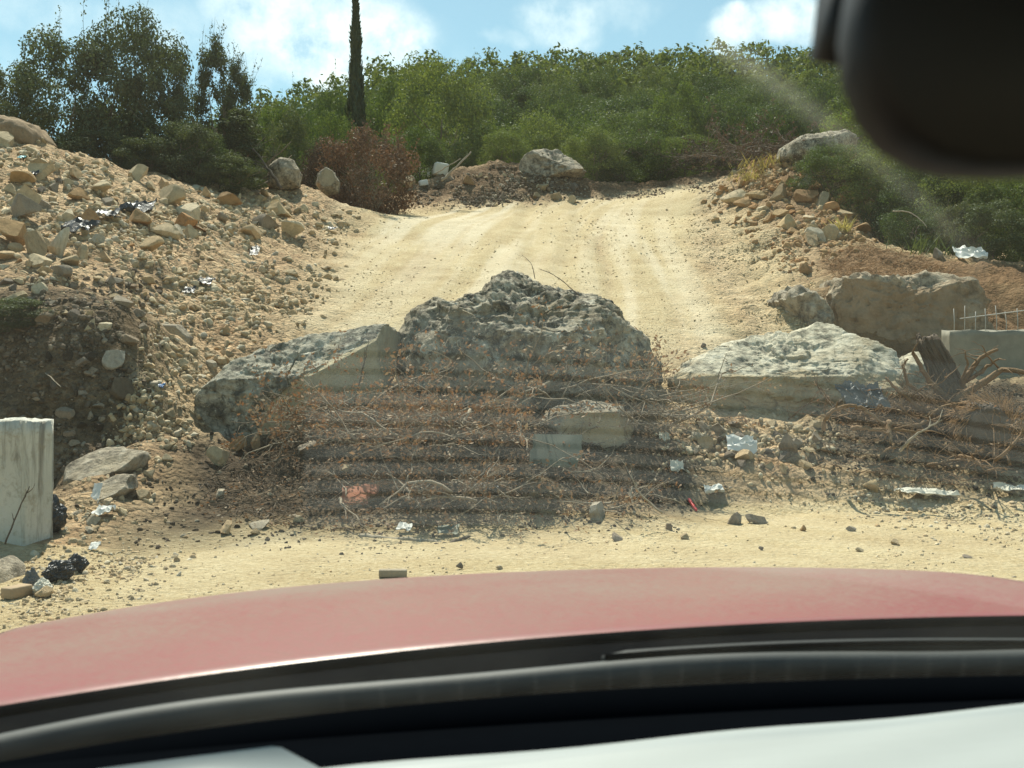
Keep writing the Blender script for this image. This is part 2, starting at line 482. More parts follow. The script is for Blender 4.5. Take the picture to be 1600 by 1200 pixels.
M['leaf_far'] = leaf_mat('wood_leaf', [(0.1, (0.030, 0.048, 0.022)), (0.4, (0.064, 0.092, 0.036)), (0.65, (0.100, 0.125, 0.046)), (0.9, (0.15, 0.165, 0.070))], 0.30)
M['leaf_grey'] = leaf_mat('grey_green_leaf', [(0.0, (0.045, 0.056, 0.028)), (0.4, (0.082, 0.098, 0.048)), (0.75, (0.105, 0.120, 0.062)), (0.9, (0.15, 0.145, 0.085)), (1.0, (0.15, 0.105, 0.06))], 0.28, 0.02)
M['leaf_yellow'] = leaf_mat('yellow_green_leaf', [(0.0, (0.06, 0.085, 0.022)), (0.5, (0.12, 0.15, 0.035)), (1.0, (0.20, 0.21, 0.06))], 0.48)
M['leaf_cypress'] = leaf_mat('cypress_leaf', [(0.0, (0.022, 0.034, 0.018)), (0.5, (0.040, 0.058, 0.026)), (1.0, (0.07, 0.085, 0.04))], 0.15, 0.03)
M['leaf_dead'] = leaf_mat('dead_leaf', [(0.1, (0.10, 0.066, 0.040)), (0.4, (0.17, 0.115, 0.070)), (0.62, (0.27, 0.15, 0.080)), (0.72, (0.30, 0.21, 0.13)), (0.9, (0.42, 0.34, 0.23))], 0.25, 0.02, (1.15, 0.95, 0.75))
M['leaf_rust'] = leaf_mat('rust_leaf', [(0.1, (0.060, 0.042, 0.030)), (0.45, (0.110, 0.074, 0.050)), (0.75, (0.175, 0.100, 0.060)), (1.0, (0.24, 0.17, 0.115))], 0.20, 0.02, (1.1, 0.9, 0.75))
M['grass_dry'] = leaf_mat('dry_grass', [(0.0, (0.22, 0.16, 0.07)), (0.5, (0.38, 0.29, 0.13)), (1.0, (0.50, 0.41, 0.22))], 0.40, 0.03)
M['grass_green'] = leaf_mat('rough_grass', [(0.0, (0.05, 0.065, 0.025)), (0.5, (0.09, 0.11, 0.04)), (1.0, (0.22, 0.20, 0.09))], 0.40, 0.03)
M['bag_black'] = simple('black_plastic', (0.010, 0.011, 0.012), 0.45, 0.2, 9.0, 0.5, 0.02, 0.6)
M['bag_grey'] = simple('grey_plastic', (0.085, 0.092, 0.092), 0.6, 0.3, 9.0, 0.5, 0.02, 0.6)
M['sheet_white'] = simple('white_sheet', (0.62, 0.61, 0.56), 0.7, 0.06, 6.0, 0.1, 0.005)
M['sheet_pale'] = simple('pale_dirty_cloth', (0.56, 0.53, 0.44), 0.8, 0.18, 6.0, 0.3, 0.01)
M['sheet_green'] = simple('pale_green_board', (0.15, 0.16, 0.12), 0.7, 0.15, 4.0, 0.1, 0.005)
M['sheet_teal'] = simple('teal_plastic', (0.10, 0.42, 0.45), 0.4, 0.1, 6.0, 0.1, 0.005)
M['sheet_blue'] = simple('blue_plastic', (0.06, 0.16, 0.34), 0.4, 0.1, 6.0, 0.1, 0.005)
M['red_plastic'] = simple('red_plastic', (0.52, 0.05, 0.05), 0.4, 0.1, 6.0, 0.1, 0.005)
M['terracotta'] = simple('terracotta', (0.34, 0.13, 0.07), 0.85, 0.2, 6.0, 0.3, 0.01)
M['steel'] = simple('rebar_steel', (0.42, 0.40, 0.36), 0.6, 0.2, 20.0, 0.3, 0.003)
M['frond'] = simple('dry_palm_frond', (0.33, 0.20, 0.10), 0.9, 0.35, 14.0, 0.4, 0.01)

# ------------------------------------------------------------------ terrain survey
def Z0(px, py):
    return P(px, py, EYE * F / (py - 600) / K)

PTS = []
for px, py in [(0, 958), (120, 932), (220, 896), (300, 862), (420, 846), (560, 842), (700, 842), (850, 826), (1000, 812), (1100, 800), (1250, 800), (1400, 800), (1600, 812), (1800, 830),
               (0, 1100), (200, 1000), (400, 920), (600, 900), (800, 890), (1000, 880), (1200, 880), (1400, 880), (1600, 890), (2200, 950), (800, 1000), (1300, 1000)]:
    PTS.append(Z0(px, py))
for px, py, d in [
    (300, 780, 7.3), (420, 780, 7.2), (560, 770, 7.3), (700, 770, 7.3), (850, 770, 7.2), (1000, 765, 7.3),
    (320, 722, 8.1), (450, 695, 8.25), (600, 660, 8.6), (750, 650, 8.7), (900, 650, 8.8), (1030, 680, 8.6), (1150, 735, 8.1), (1100, 690, 8.8), (1250, 700, 8.8),
    (450, 672, 9.0), (350, 690, 8.9), (620, 625, 9.5), (830, 610, 9.9), (1030, 615, 9.9), (1230, 640, 9.8),
    (1300, 740, 8.2), (1450, 750, 8.1), (1600, 765, 7.9), (1400, 660, 9.0), (1550, 650, 9.2), (1480, 620, 9.8), (1600, 600, 10.5), (1450, 590, 11), (1350, 575, 11.5), (1800, 700, 9), (2000, 760, 8),
    # road
    (500, 560, 10.8), (640, 560, 10.8), (800, 560, 10.8), (1050, 560, 10.8), (1160, 540, 11.6), (490, 480, 13), (640, 480, 13.1), (800, 480, 13.2), (980, 480, 13.2), (1150, 490, 13), (520, 410, 16.5),
    (650, 410, 16.6), (800, 410, 16.7), (950, 410, 16.9), (1095, 405, 17), (535, 370, 19.8), (700, 365, 20.3), (850, 360, 20.8), (1000, 355, 21), (560, 338, 24), (700, 331, 24.8), (850, 321, 25.5), (1000, 310, 26.2), (1125, 299, 27),
    # left rubble ridge beside the pit
    (400, 470, 12.8), (330, 560, 10.0), (400, 560, 10.3), (290, 470, 11.5), (258, 520, 9.5), (262, 580, 9.1), (244, 650, 8.45), (190, 712, 7.75), (135, 765, 6.9), (250, 720, 7.6), (200, 820, 6.5), (285, 700, 8.35), (120, 840, 6.1), (60, 890, 5.45),
    # pit behind the concrete post
    (60, 800, 7.6), (115, 748, 7.9), (0, 790, 7.7), (150, 640, 8.3), (195, 560, 8.65), (195, 640, 8.35), (90, 650, 8.2), (90, 560, 8.45), (60, 490, 8.75), (180, 490, 8.95), (0, 620, 8.25), (0, 500, 8.75), (160, 700, 8.1),
    # left bank
    (0, 430, 10), (130, 420, 10.8), (250, 420, 11.8), (380, 400, 14.5), (0, 330, 12.6), (150, 330, 13.6), (300, 345, 15), (430, 350, 18), (500, 380, 17.5),
    (0, 196, 17), (100, 238, 17.3), (180, 264, 17.5), (250, 287, 17.8), (330, 292, 18.6), (390, 294, 19.5), (480, 290, 21.5), (530, 328, 22.5),
    (-300, 330, 13), (-300, 200, 18), (-300, 600, 8), (-300, 800, 6), (-150, 800, 6.4),
    # right bank
    (1110, 340, 22.3), (1160, 322, 21.7), (1200, 252, 23.5), (1165, 275, 25), (1330, 222, 22), (1260, 226, 22.8), (1230, 330, 20), (1150, 400, 17.6), (1250, 420, 15.5), (1190, 470, 14), (1240, 500, 12.7), (1285, 495, 12.9), (1320, 330, 19), (1350, 388, 17), (1290, 400, 16.2),
    (655, 318, 25.6), (740, 318, 25.9), (830, 312, 26.2), (920, 308, 26.6), (640, 300, 26.4), (670, 284, 26.9), (720, 262, 27.3), (780, 252, 27.5), (840, 258, 27.5), (900, 278, 27.4), (945, 300, 27.4), (780, 290, 26.5), (700, 295, 26.3), (870, 290, 26.8),
    (780, 300, 29.5), (700, 310, 29), (880, 300, 29.5),
    (1000, 288, 28.6), (1060, 280, 28.8), (1110, 268, 28.9), (1150, 262, 28.6), (1060, 300, 30.5),
    (1300, 449, 13.0), (1350, 441, 13.0), (1420, 437, 13.0), (1300, 440, 13.9), (1400, 428, 14), (1480, 441, 13.6), (1600, 445, 14.2), (1450, 410, 15.5), (1600, 425, 16),
    (1310, 548, 12.6), (1400, 552, 12.5), (1490, 552, 12.6), (1600, 530, 13.6), (1900, 530, 13.6), (1900, 445, 14), (1900, 600, 10)]:
    PTS.append(P(px, py, d))
for x, y, z in [(-12, -30, 0), (12, -30, 0), (-30, -30, 0), (30, -30, 0), (-10, 0, 0), (10, 0, 0), (0, 2, 0), (-6, 4, 0), (6, 4, 0), (-30, 0, 0), (30, 0, 0), (20, 8, 0), (30, 10, 0.5),
                # beyond the crests
                (-16.5, 29, 6.6), (-12.5, 28.5, 6.0), (-9, 30.5, 5.9), (-30, 29, 7.5), (-20, 36, 6.4), (-8, 40, 7.0), (0, 41, 7.6), (8, 42, 8.3), (-8, 48, 7.2), (0, 50, 8.2), (8, 50, 8.8), (18, 50, 9), (30, 46, 9), (-30, 50, 6),
                (9.5, 26, 4.5), (12, 28, 4.6), (11, 30.5, 5.8), (12, 36, 7.6), (18, 30, 5.0), (25, 28, 4.8), (20, 24, 4.0), (25, 20, 3.2), (30, 40, 7)]:
    PTS.append(np.array((x, y, z)))
PTS = np.array(PTS)

_cx = PTS[:, :2]
_d = np.linalg.norm(_cx[:, None] - _cx[None], axis=2)
_A = np.zeros((len(PTS) + 3,) * 2)
_A[:-3, :-3] = _d + np.eye(len(PTS)) * -0.08
_A[:-3, -3:] = np.c_[np.ones(len(PTS)), _cx]
_A[-3:, :-3] = _A[:-3, -3:].T
_w = np.linalg.solve(_A, np.r_[PTS[:, 2], 0, 0, 0])

def base_z(x, y):
    x, y = np.asarray(x, float).ravel(), np.asarray(y, float).ravel()
    out = np.empty(len(x))
    for s in range(0, len(x), 20000):
        q = np.stack([x[s:s + 20000], y[s:s + 20000]], 1)
        d = np.linalg.norm(q[:, None] - _cx[None], axis=2)
        out[s:s + 20000] = d @ _w[:-3] + _w[-3] + q @ _w[-2:]
    near = np.clip((y - 7.5) / 1.5, 0, 1)
    flat = (y < 9.0) & (np.abs(x) < 40)
    out = np.where(flat, out * np.clip((np.hypot(x * 0 + 0, np.maximum(0, y - 4)) / 5), 0, 1), out)
    return np.maximum(out, 0.0)

def ray_ground(px, py, fn=base_z, D0=4.0, D1=60.0, n=260):
    px, py = np.atleast_1d(np.asarray(px, float)), np.atleast_1d(np.asarray(py, float))
    Ds = D0 * (D1 / D0) ** np.linspace(0, 1, n)
    x = (px[:, None] - 800) / F * Ds
    z = EYE + (600 - py[:, None]) / F * Ds
    g = fn(x.ravel(), np.broadcast_to(Ds, x.shape).ravel()).reshape(x.shape)
    below = z < g
    i = np.where(below.any(1), below.argmax(1), n - 1)
    i0 = np.maximum(i - 1, 0)
    r = np.arange(len(px))
    a, b = (z - g)[r, i0], (z - g)[r, i]
    t = np.where(i > 0, a / np.where(np.abs(a - b) < 1e-9, 1, a - b), 0).clip(0, 1)
    D = Ds[i0] * (1 - t) + Ds[i] * t
    return np.stack([(px - 800) / F * D, D, EYE + (600 - py) / F * D], 1)

def world_poly(pix):
    a = np.array(pix, float)
    return ray_ground(a[:, 0], a[:, 1])[:, :2]

def poly_mask(x, y, poly, soft=0.5):
    inside = np.zeros(len(x), bool)
    dist = np.full(len(x), 1e9)
    n = len(poly)
    for i in range(n):
        (x0, y0), (x1, y1) = poly[i], poly[(i + 1) % n]
        c = ((y0 > y) != (y1 > y)) & (x < (x1 - x0) * (y - y0) / (y1 - y0 + 1e-12) + x0)
        inside ^= c
        dx, dy = x1 - x0, y1 - y0
        t = np.clip(((x - x0) * dx + (y - y0) * dy) / (dx * dx + dy * dy + 1e-12), 0, 1)
        dist = np.minimum(dist, np.hypot(x - x0 - t * dx, y - y0 - t * dy))
    s = np.where(inside, dist, -dist)
    return np.clip(s / soft * 0.5 + 0.5, 0, 1)

W2 = lambda L: np.array([P(*q)[:2] for q in L])
ROAD = W2([(490, 600, 9.9), (470, 560, 10.8), (490, 480, 13), (520, 410, 16.5), (535, 370, 19.8), (560, 338, 24.2), (700, 331, 25.2), (850, 321, 26), (1000, 310, 26.8), (1130, 299, 27.6), (1105, 340, 22.3), (1095, 400, 17.4), (1120, 450, 14.5), (1175, 520, 12), (1100, 580, 10.4), (800, 600, 10.2)])
BERM = W2([(205, 866, 5.95), (225, 780, 7.0), (285, 700, 8.3), (480, 640, 9.3), (650, 610, 9.8), (1010, 625, 9.7), (1045, 690, 8.7), (1120, 735, 8.1), (1060, 790, 7.1), (850, 812, 6.95), (560, 838, 6.65), (400, 835, 6.7)])
ROOTS = W2([(1290, 735, 8.3), (1300, 640, 9.2), (1420, 590, 10.5), (1640, 590, 10.5), (1750, 740, 8.3), (1450, 752, 8.05)])
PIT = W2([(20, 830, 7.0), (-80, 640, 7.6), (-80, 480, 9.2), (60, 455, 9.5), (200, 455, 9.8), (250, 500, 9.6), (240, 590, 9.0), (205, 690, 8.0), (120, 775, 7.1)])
BROWN = W2([(1285, 395, 16.4), (1340, 378, 17.2), (1450, 400, 16), (1900, 420, 16), (1900, 560, 11.5), (1480, 575, 11.6), (1300, 565, 12.2), (1262, 500, 13)])
ORANGE = W2([(1130, 310, 24), (1200, 250, 24), (1330, 222, 22.4), (1330, 330, 19.2), (1340, 385, 17), (1270, 400, 16.6), (1190, 330, 20.5)])
GRAV = W2([(1105, 345, 22.2), (1180, 338, 20.8), (1250, 415, 15.6), (1290, 495, 12.9), (1210, 530, 11.9), (1120, 450, 14.6)])
HEAP = W2([(640, 318, 25.7), (660, 290, 26.6), (720, 260, 27.4), (790, 250, 27.8), (860, 260, 28), (950, 300, 28), (1010, 280, 29), (1150, 255, 29.2), (1160, 285, 28), (1000, 303, 27.3), (900, 312, 26.5), (760, 321, 25.8)])

def masks(x, y):
    jx = fbm(xy3(x, y, 0.9), 4, 0.6, 3) * 0.45
    jy = fbm(xy3(x, y, 0.9), 4, 0.6, 9) * 0.45
    X, Y = x + jx, y + jy
    road = poly_mask(x + jx * 0.6, y + jy * 0.6, ROAD, 0.7)
    front = np.clip((9.6 - (Y + 0.0)) / 1.2, 0, 1) * np.clip((X + 4.4) / 1.0, 0, 1)
    # the open sandy ground before the berm
    zz = np.clip((0.20 - base_z(x, y)) / 0.14, 0, 1) * (Y < 14) * np.clip((X + 3.6) / 0.8, 0, 1)
    zz = np.where(y < 8.2, np.maximum(zz, np.clip((X + 4.4) / 1.0, 0, 1)), zz)
    berm = poly_mask(X, Y, BERM, 0.5)
    roots = poly_mask(X, Y, ROOTS, 0.5)
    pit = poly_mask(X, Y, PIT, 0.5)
    brown = poly_mask(X, Y, BROWN, 0.6)
    orange = poly_mask(X, Y, ORANGE, 0.6)
    return road, zz, berm, np.maximum(roots, 0.75 * poly_mask(X, Y, HEAP, 0.5)), pit, brown, np.maximum(orange, 0.8 * poly_mask(X, Y, HEAP, 0.5))

def height(x, y):
    x, y = np.asarray(x, float).ravel(), np.asarray(y, float).ravel()
    b = base_z(x, y)
    road = poly_mask(x, y, ROAD, 1.0)
    sand = np.clip((0.25 - b) / 0.2, 0, 1)
    rough = (1 - road) * (1 - sand) * np.clip((b - 0.02) / 0.3, 0, 1)
    n1 = fbm(xy3(x, y, 0.8), 3, 0.5, 21)
    n2 = fbm(xy3(x, y, 2.6), 4, 0.55, 31)
    r = fbm(xy3(x, y, 1.4), 3, 0.5, 44, True)
    z = b + rough * (0.14 * n1 + 0.16 * n2 + 0.09 * r + 0.07 * fbm(xy3(x, y, 4.6), 3, 0.6, 71, True)) + (1 - rough) * (0.010 * n1 + 0.016 * n2 + 0.010 * r)
    # wheel ruts along the road
    t = (x - (0.2 + (y - 14) * 0.06)) + 0.35 * np.sin(y * 0.22)
    t2 = (x + 1.0 - (y - 14) * 0.10) + 0.5 * np.sin(y * 0.13 + 1)
    for tr_, w_, d_ in ((t - 1.1, 0.22, 0.05), (t + 0.6, 0.22, 0.05), (t2 - 0.9, 0.18, 0.035), (t2 + 0.8, 0.18, 0.035), (t - 2.3, 0.2, 0.03)):
        z = z - road * d_ * (np.exp(-(tr_ / w_) ** 2) - 0.5 * np.exp(-((np.abs(tr_) - 2.2 * w_) / (0.7 * w_)) ** 2))
    return z

def axis(segs):
    out = []
    for a, b, st in segs:
        out.append(np.arange(a, b, st))
    return np.concatenate(out)

xs = axis([(-70, -30, 4), (-30, -18, 1.0), (-18, -11, 0.2), (-11, 12, 0.085), (12, 18, 0.2), (18, 30, 1.0), (30, 74, 4)])
ys = axis([(-40, 2, 3), (2, 6, 0.4), (6, 19, 0.085), (19, 39, 0.14), (39, 52, 0.7)])
gx, gy = np.meshgrid(xs, ys)
X, Y = gx.ravel(), gy.ravel()
Z = height(X, Y)
road, sand, berm, roots, pit, brown, orange = masks(X, Y)
col = np.zeros((len(X), 4))
col[:, 0] = np.maximum.reduce([road, sand, 0.75 * poly_mask(X + 0.3 * fbm(xy3(X, Y, 0.9), 3, 0.6, 8), Y, GRAV, 0.8)])
slope_fill = np.clip(fbm(xy3(X, Y, 0.35), 3, 0.5, 77) * 1.5 + 0.25, 0, 0.6) * (1 - road) * np.where(X < -3, np.clip((14 - Y) / 3, 0.15, 1), 1)
col[:, 0] = np.maximum(col[:, 0], slope_fill * (Y < 26))
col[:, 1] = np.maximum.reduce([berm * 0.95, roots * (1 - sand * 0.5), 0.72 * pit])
col[:, 2] = np.maximum(brown, orange * 0.7)
tt = (X - (0.2 + (Y - 14) * 0.06)) + 0.35 * np.sin(Y * 0.22)
trk = np.exp(-((tt - 1.9) / 0.8) ** 2) * 0.8 + np.exp(-((tt + 1.3) / 0.7) ** 2) * 0.7
far_pow = np.clip((Y - 24) / 6, 0, 1) * np.exp(-((X + 2.4) / 2.2) ** 2)
curve = X + 0.055 * (Y - 14) ** 1.0 * -1.0 + 0.35 * np.sin(Y * 0.22) - 0.010 * np.clip(Y - 22, 0, 30) ** 2
streak = np.clip(fbm(np.stack([curve * 2.4, Y * 0.10, X * 0], 1), 4, 0.6, 55) * 2.6 + 0.35, 0, 1)
lane = np.clip(fbm(np.stack([curve * 1.7 + 9, Y * 0.08, X * 0], 1), 4, 0.6, 58) * 2.4 - 0.15, 0, 1)
col[:, 3] = np.clip(road * np.clip(0.35 + trk * 0.5 + far_pow, 0, 1) * streak * 1.0, 0, 0.85)
col[:, 0] *= 1 - 0.42 * lane * road * (Y > 12)
nx, ny = len(xs), len(ys)
ii = np.arange(ny - 1)[:, None] * nx + np.arange(nx - 1)[None]
quads = np.stack([ii, ii + 1, ii + nx + 1, ii + nx], -1).reshape(-1, 4)
ground_me = np_mesh('ground', np.stack([X, Y, Z], 1), quads, None, [M['ground']], True, {'soil': col})
add('ground', ground_me, kind='structure', label='sandy yellow ground, dirt road up the slope and rubble banks')

TERR = Z.reshape(len(ys), len(xs))
def height_fast(x, y):
    x, y = np.asarray(x, float).ravel(), np.asarray(y, float).ravel()
    i = np.clip(np.searchsorted(xs, x) - 1, 0, len(xs) - 2)
    j = np.clip(np.searchsorted(ys, y) - 1, 0, len(ys) - 2)
    u = np.clip((x - xs[i]) / (xs[i + 1] - xs[i]), 0, 1)
    v = np.clip((y - ys[j]) / (ys[j + 1] - ys[j]), 0, 1)
    return (TERR[j, i] * (1 - u) + TERR[j, i + 1] * u) * (1 - v) + (TERR[j + 1, i] * (1 - u) + TERR[j + 1, i + 1] * u) * v

def gz(x, y):
    return height_fast(np.atleast_1d(x), np.atleast_1d(y))

def at_pix(px, py):
    """the place on the ground that the photograph shows at a pixel"""
    return ray_ground(px, py, height_fast)

# ------------------------------------------------------------------ stones
def ico(sub):
    bm = bmesh.new()
    bmesh.ops.create_icosphere(bm, subdivisions=sub, radius=1.0)
    V = np.array([v.co[:] for v in bm.verts])
    T = np.array([[v.index for v in f.verts] for f in bm.faces])
    bm.free()
    return V, T

ICO = {k: ico(k) for k in (1, 2, 3, 4, 5, 6, 7)}

def stone_verts(seed, sub, cuts=9, amp=0.10, dims=None, cmin=0.36):
    r = np.random.default_rng(seed)
    V = ICO[sub][0].copy()
    for i in range(cuts):
        n = r.normal(size=3)
        n /= np.linalg.norm(n)
        d = r.uniform(cmin, 0.74)
        V -= np.maximum(0, V @ n - d)[:, None] * n
    V *= (1 + amp * fbm(V * 1.6 + seed * 3.7, 4, 0.55, seed))[:, None]
    dims = dims if dims is not None else np.array([1.0, r.uniform(0.55, 0.95), r.uniform(0.4, 0.8)])
    V = V * dims
    V /= np.abs(V).max()
    return V

STONE = {}
def stone_mesh(v, mat):
    key = (v, mat)
    if key not in STONE:
        me = np_mesh('stone', stone_verts(100 + v, 4, 8 + v % 6, 0.05 + 0.02 * (v % 4)), None, ICO[4][1], [M[mat]], True)
        me.set_sharp_from_angle(angle=rad(19))
        STONE[key] = me
    return STONE[key]

def stone(px, py, wpx, label, mat='stone_tan', v=None, group=None, rng=np.random.default_rng(5), sink=0.25, hpx=None, name='rock', flat=1.0, rot=None):
    """a stone standing on the ground where the photograph shows its foot"""
    p = at_pix(px, py)[0]
    r = wpx * p[1] / F / 2
    v = int(rng.integers(0, 12)) if v is None else v
    h = 1.0 if hpx is None else hpx / wpx * 1.5
    o = add(name, stone_mesh(v, mat), None, (p[0], p[1] + r * 0.4, p[2] + r * (0.62 * h * flat - sink)),
            rot if rot is not None else (rng.normal(0, 0.25), rng.normal(0, 0.25), rng.uniform(0, 6.28)), (r, r * 0.9, r * h * flat * 1.25), label, 'rock', group)
    return o

def grit(name, label, n, poly, smin, smax, mat, seed, sub=2, kind='stuff', power=2.6, mask=None, parent=None, sinkf=0.56, soft=34.0):
    """loose small stones strewn over the ground inside a survey polygon (photograph pixels), one joined mesh"""
    r = np.random.default_rng(seed)
    pp = np.array(poly, float)
    lo, hi = pp.min(0), pp.max(0)
    lo, hi = lo - soft * 0.6, hi + soft * 0.6
    q = r.uniform(lo, hi, (int(n * 4.5), 2))
    pm_ = poly_mask(q[:, 0], q[:, 1], pp, soft)
    cl_ = 0.42 + 1.5 * fbm(np.stack([q[:, 0] / 75, q[:, 1] / 40, q[:, 0] * 0 + seed], 1), 4, 0.6, seed + 300)
    q = q[r.random(len(q)) < pm_ * np.clip(cl_, 0.10, 1)]
    if mask is not None:
        q = q[mask(q, r)]
    q = q[:n]
    g = at_pix(q[:, 0], q[:, 1])
    s = (smin + (smax - smin) * r.random(len(g)) ** power)
    # world size: survey pixels to metres
    s = s * g[:, 1] / F / 2
    VV, TT, tints, base = [], [], [], 0
    pxs = s * 2 * F / g[:, 1]
    for sb, sel in ((1, np.where(pxs < 11.5)[0]), (2, np.where(pxs >= 11.5)[0])):
        if not len(sel):
            continue
        protos = [stone_verts(900 + seed * 13 + k, sb, 7, 0.10, None, 0.30) for k in range(14)]
        T0, nv = ICO[sb][1], len(ICO[sb][0])
        Vs = np.empty((len(sel), nv, 3))
        for n_, i in enumerate(sel):
            R = np.array(Euler(r.uniform(0, 6.28, 3)).to_matrix())
            V = protos[n_ % 14] @ R.T
            V[:, 2] *= r.uniform(0.7, 1.0)
            Vs[n_] = V * s[i] + g[i] + np.array([0, 0, s[i] * (0.55 - sinkf)])
        VV.append(Vs.reshape(-1, 3))
        TT.append((T0[None] + (np.arange(len(sel)) * nv)[:, None, None]).reshape(-1, 3) + base)
        tints.append(np.repeat(r.random(len(sel)), nv))
        base += len(sel) * nv
    me = np_mesh(name, np.concatenate(VV), None, np.concatenate(TT), [M[mat]], False, {'tint': np.concatenate(tints)})
    return add(name, me, parent, label=label, kind=kind)

# --- shaped boulders: outline traced in the survey, real thickness
def boulder(name, label, pix, d, thick, mat, cuts=(), amp=0.05, pits=0.05, seed=1, sub=6, box=2.6, extra=None, lean=0.0, fresh_front=None, cat='boulder', group=None, freq=1.0, karst=0.0, keep=0.75):
    pts = np.array([P(a, b, d) for a, b in pix])
    c = np.array([(pts[:, 0].min() + pts[:, 0].max()) / 2, pts[:, 1].mean(), (pts[:, 2].min() + pts[:, 2].max()) / 2])
    pol = pts[:, [0, 2]] - c[[0, 2]]
    V = ICO[sub][0].copy()
    th = np.arctan2(V[:, 2], V[:, 0])
    # distance from the middle to the outline along each direction
    R = np.full(len(V), 0.0)
    dx, dz = np.cos(th), np.sin(th)
    for i in range(len(pol)):
        a, b = pol[i], pol[(i + 1) % len(pol)]
        e = b - a
        den = dx * e[1] - dz * e[0]
        den = np.where(np.abs(den) < 1e-9, 1e-9, den)
        t = (a[0] * e[1] - a[1] * e[0]) / den
        u = (a[0] * dz - a[1] * dx) / den
        ok = (u >= -1e-6) & (u <= 1 + 1e-6) & (t > 0)
        R = np.where(ok & (t > R), t, R)
    rho = np.hypot(V[:, 0], V[:, 2])
    # superellipse: full outline over most of the depth
    s = (np.abs(rho) ** box + np.abs(V[:, 1]) ** box) ** (-1 / box)
    rr, yy = rho * s, V[:, 1] * s
    Wd = np.stack([dx * R * rr, yy * thick / 2 + lean * dz * R * rr, dz * R * rr], 1)
    fresh = np.zeros(len(V))
    for cu in cuts:
        n = np.array(cu[0], float)
        n /= np.linalg.norm(n)
        e = np.maximum(0, Wd @ n - cu[1])
        Wd -= e[:, None] * n
        if len(cu) > 2:
            fresh = np.maximum(fresh, np.clip(e / 0.03, 0, 1) * cu[2])
    nrm = Wd / (np.linalg.norm(Wd, axis=1)[:, None] + 1e-9)
    q = Wd * freq + seed * 5.1
    live = 1 - keep * fresh
    disp = amp * (1.2 * fbm(q * 1.1, 4, 0.55, seed) + 0.8 * fbm(q * 3.0, 4, 0.6, seed + 7, True) - 0.3)
    if pits:
        w = vnoise(q * 5.2, seed + 20)
        disp -= pits * np.clip((w - 0.35) / 0.3, 0, 1)
        w2 = vnoise(q * 11, seed + 23)
        disp -= 0.45 * pits * np.clip((w2 - 0.3) / 0.3, 0, 1)
    if karst:
        disp += karst * (0.7 * fbm(q * 4.5, 5, 0.62, seed + 31, True) + 0.5 * fbm(q * 12.0, 3, 0.6, seed + 37)) 
        crack = np.abs(vnoise(q * np.array([1.3, 1.3, 2.6]) + 3.3, seed + 41))
        disp -= 0.9 * karst * np.clip(1 - crack / 0.035, 0, 1)
    Wd = Wd + nrm * (disp * live)[:, None]
    if fresh_front is not None:
        fresh = np.maximum(fresh, fresh_front(Wd, seed))
    me = np_mesh(name, Wd, None, ICO[sub][1], [M[mat]], True, {'fresh': fresh})
    me.set_sharp_from_angle(angle=rad(48))
    return add(name, me, None, c, None, None, label, cat, group)

boulder('boulder', 'huge pitted grey boulder with a knob on top, middle of the roadblock',
        [(622, 548), (634, 522), (655, 492), (672, 470), (688, 466), (690, 474), (720, 468), (752, 456), (775, 434), (795, 420), (815, 423), (832, 436), (846, 446), (880, 456), (915, 462), (940, 470), (962, 482), (975, 500), (996, 522), (1010, 548), (1024, 568), (1022, 590), (1000, 640), (900, 680), (720, 670), (640, 620)],
        9.9, 2.5, 'boulder_dark', cuts=[((0.1, -1, 1.1), 0.92), ((0.75, -0.8, 0.3), 1.32)], amp=0.12, pits=0.045, seed=3, box=2.5, lean=0.30, karst=0.065, sub=7)
boulder('boulder', 'long grey boulder sloping down to the left with broken pale faces on its right end',
        [(291, 690), (310, 650), (330, 610), (360, 575), (395, 548), (440, 535), (500, 524), (560, 512), (608, 506), (618, 518), (622, 560), (610, 610), (560, 670), (480, 700), (400, 705), (320, 715)],
        9.25, 1.9, 'boulder_left', cuts=[((0.62, -0.9, -0.05), 0.74, 1.0), ((-0.12, -0.75, 1.0), 0.50), ((-0.1, -1, 0.0), 0.62), ((1, -0.25, 0.1), 1.14, 0.9)], amp=0.075, pits=0.03, seed=8, box=2.8, lean=0.5, karst=0.05, sub=7)

def slab_fresh(Wd, seed):
    edge = 0.02 + 0.10 * fbm(np.stack([Wd[:, 0] * 2.2, Wd[:, 0] * 0, Wd[:, 0] * 0], 1), 4, 0.6, 5)
    return np.clip((edge - 0.06 - Wd[:, 2]) / 0.03, 0, 1) * (Wd[:, 1] < 0.2)

boulder('boulder', 'flat pale limestone slab with rough sunlit top and tan front, right of middle boulder',
        [(1046, 592), (1075, 566), (1130, 540), (1185, 528), (1240, 520), (1285, 502), (1305, 496), (1335, 518), (1365, 534), (1395, 552), (1402, 580), (1380, 622), (1300, 652), (1200, 660), (1100, 655), (1058, 640)],
        9.9, 2.1, 'boulder_slab', cuts=[((0.0, -0.62, 1.0), 0.30), ((0, -1, -0.05), 0.72), ((0.35, -0.8, 0.8), 0.62), ((0, 0, -1), 0.62)], amp=0.085, pits=0.0, seed=12, box=3.0, fresh_front=slab_fresh, lean=0.15, freq=1.2, karst=0.05, sub=7)
boulder('boulder', 'square tan block of stone under the brush in front of the middle boulder',
        [(842, 700), (840, 660), (862, 636), (920, 627), (970, 636), (988, 668), (992, 712), (940, 735), (870, 730)],
        8.55, 0.9, 'boulder_tan', cuts=[((0.1, -1, 0.1), 0.36, 0.8), ((0.9, -0.5, 0.3), 0.50, 0.4), ((0, -0.3, 1), 0.36)], amp=0.04, pits=0.02, seed=15, sub=5)
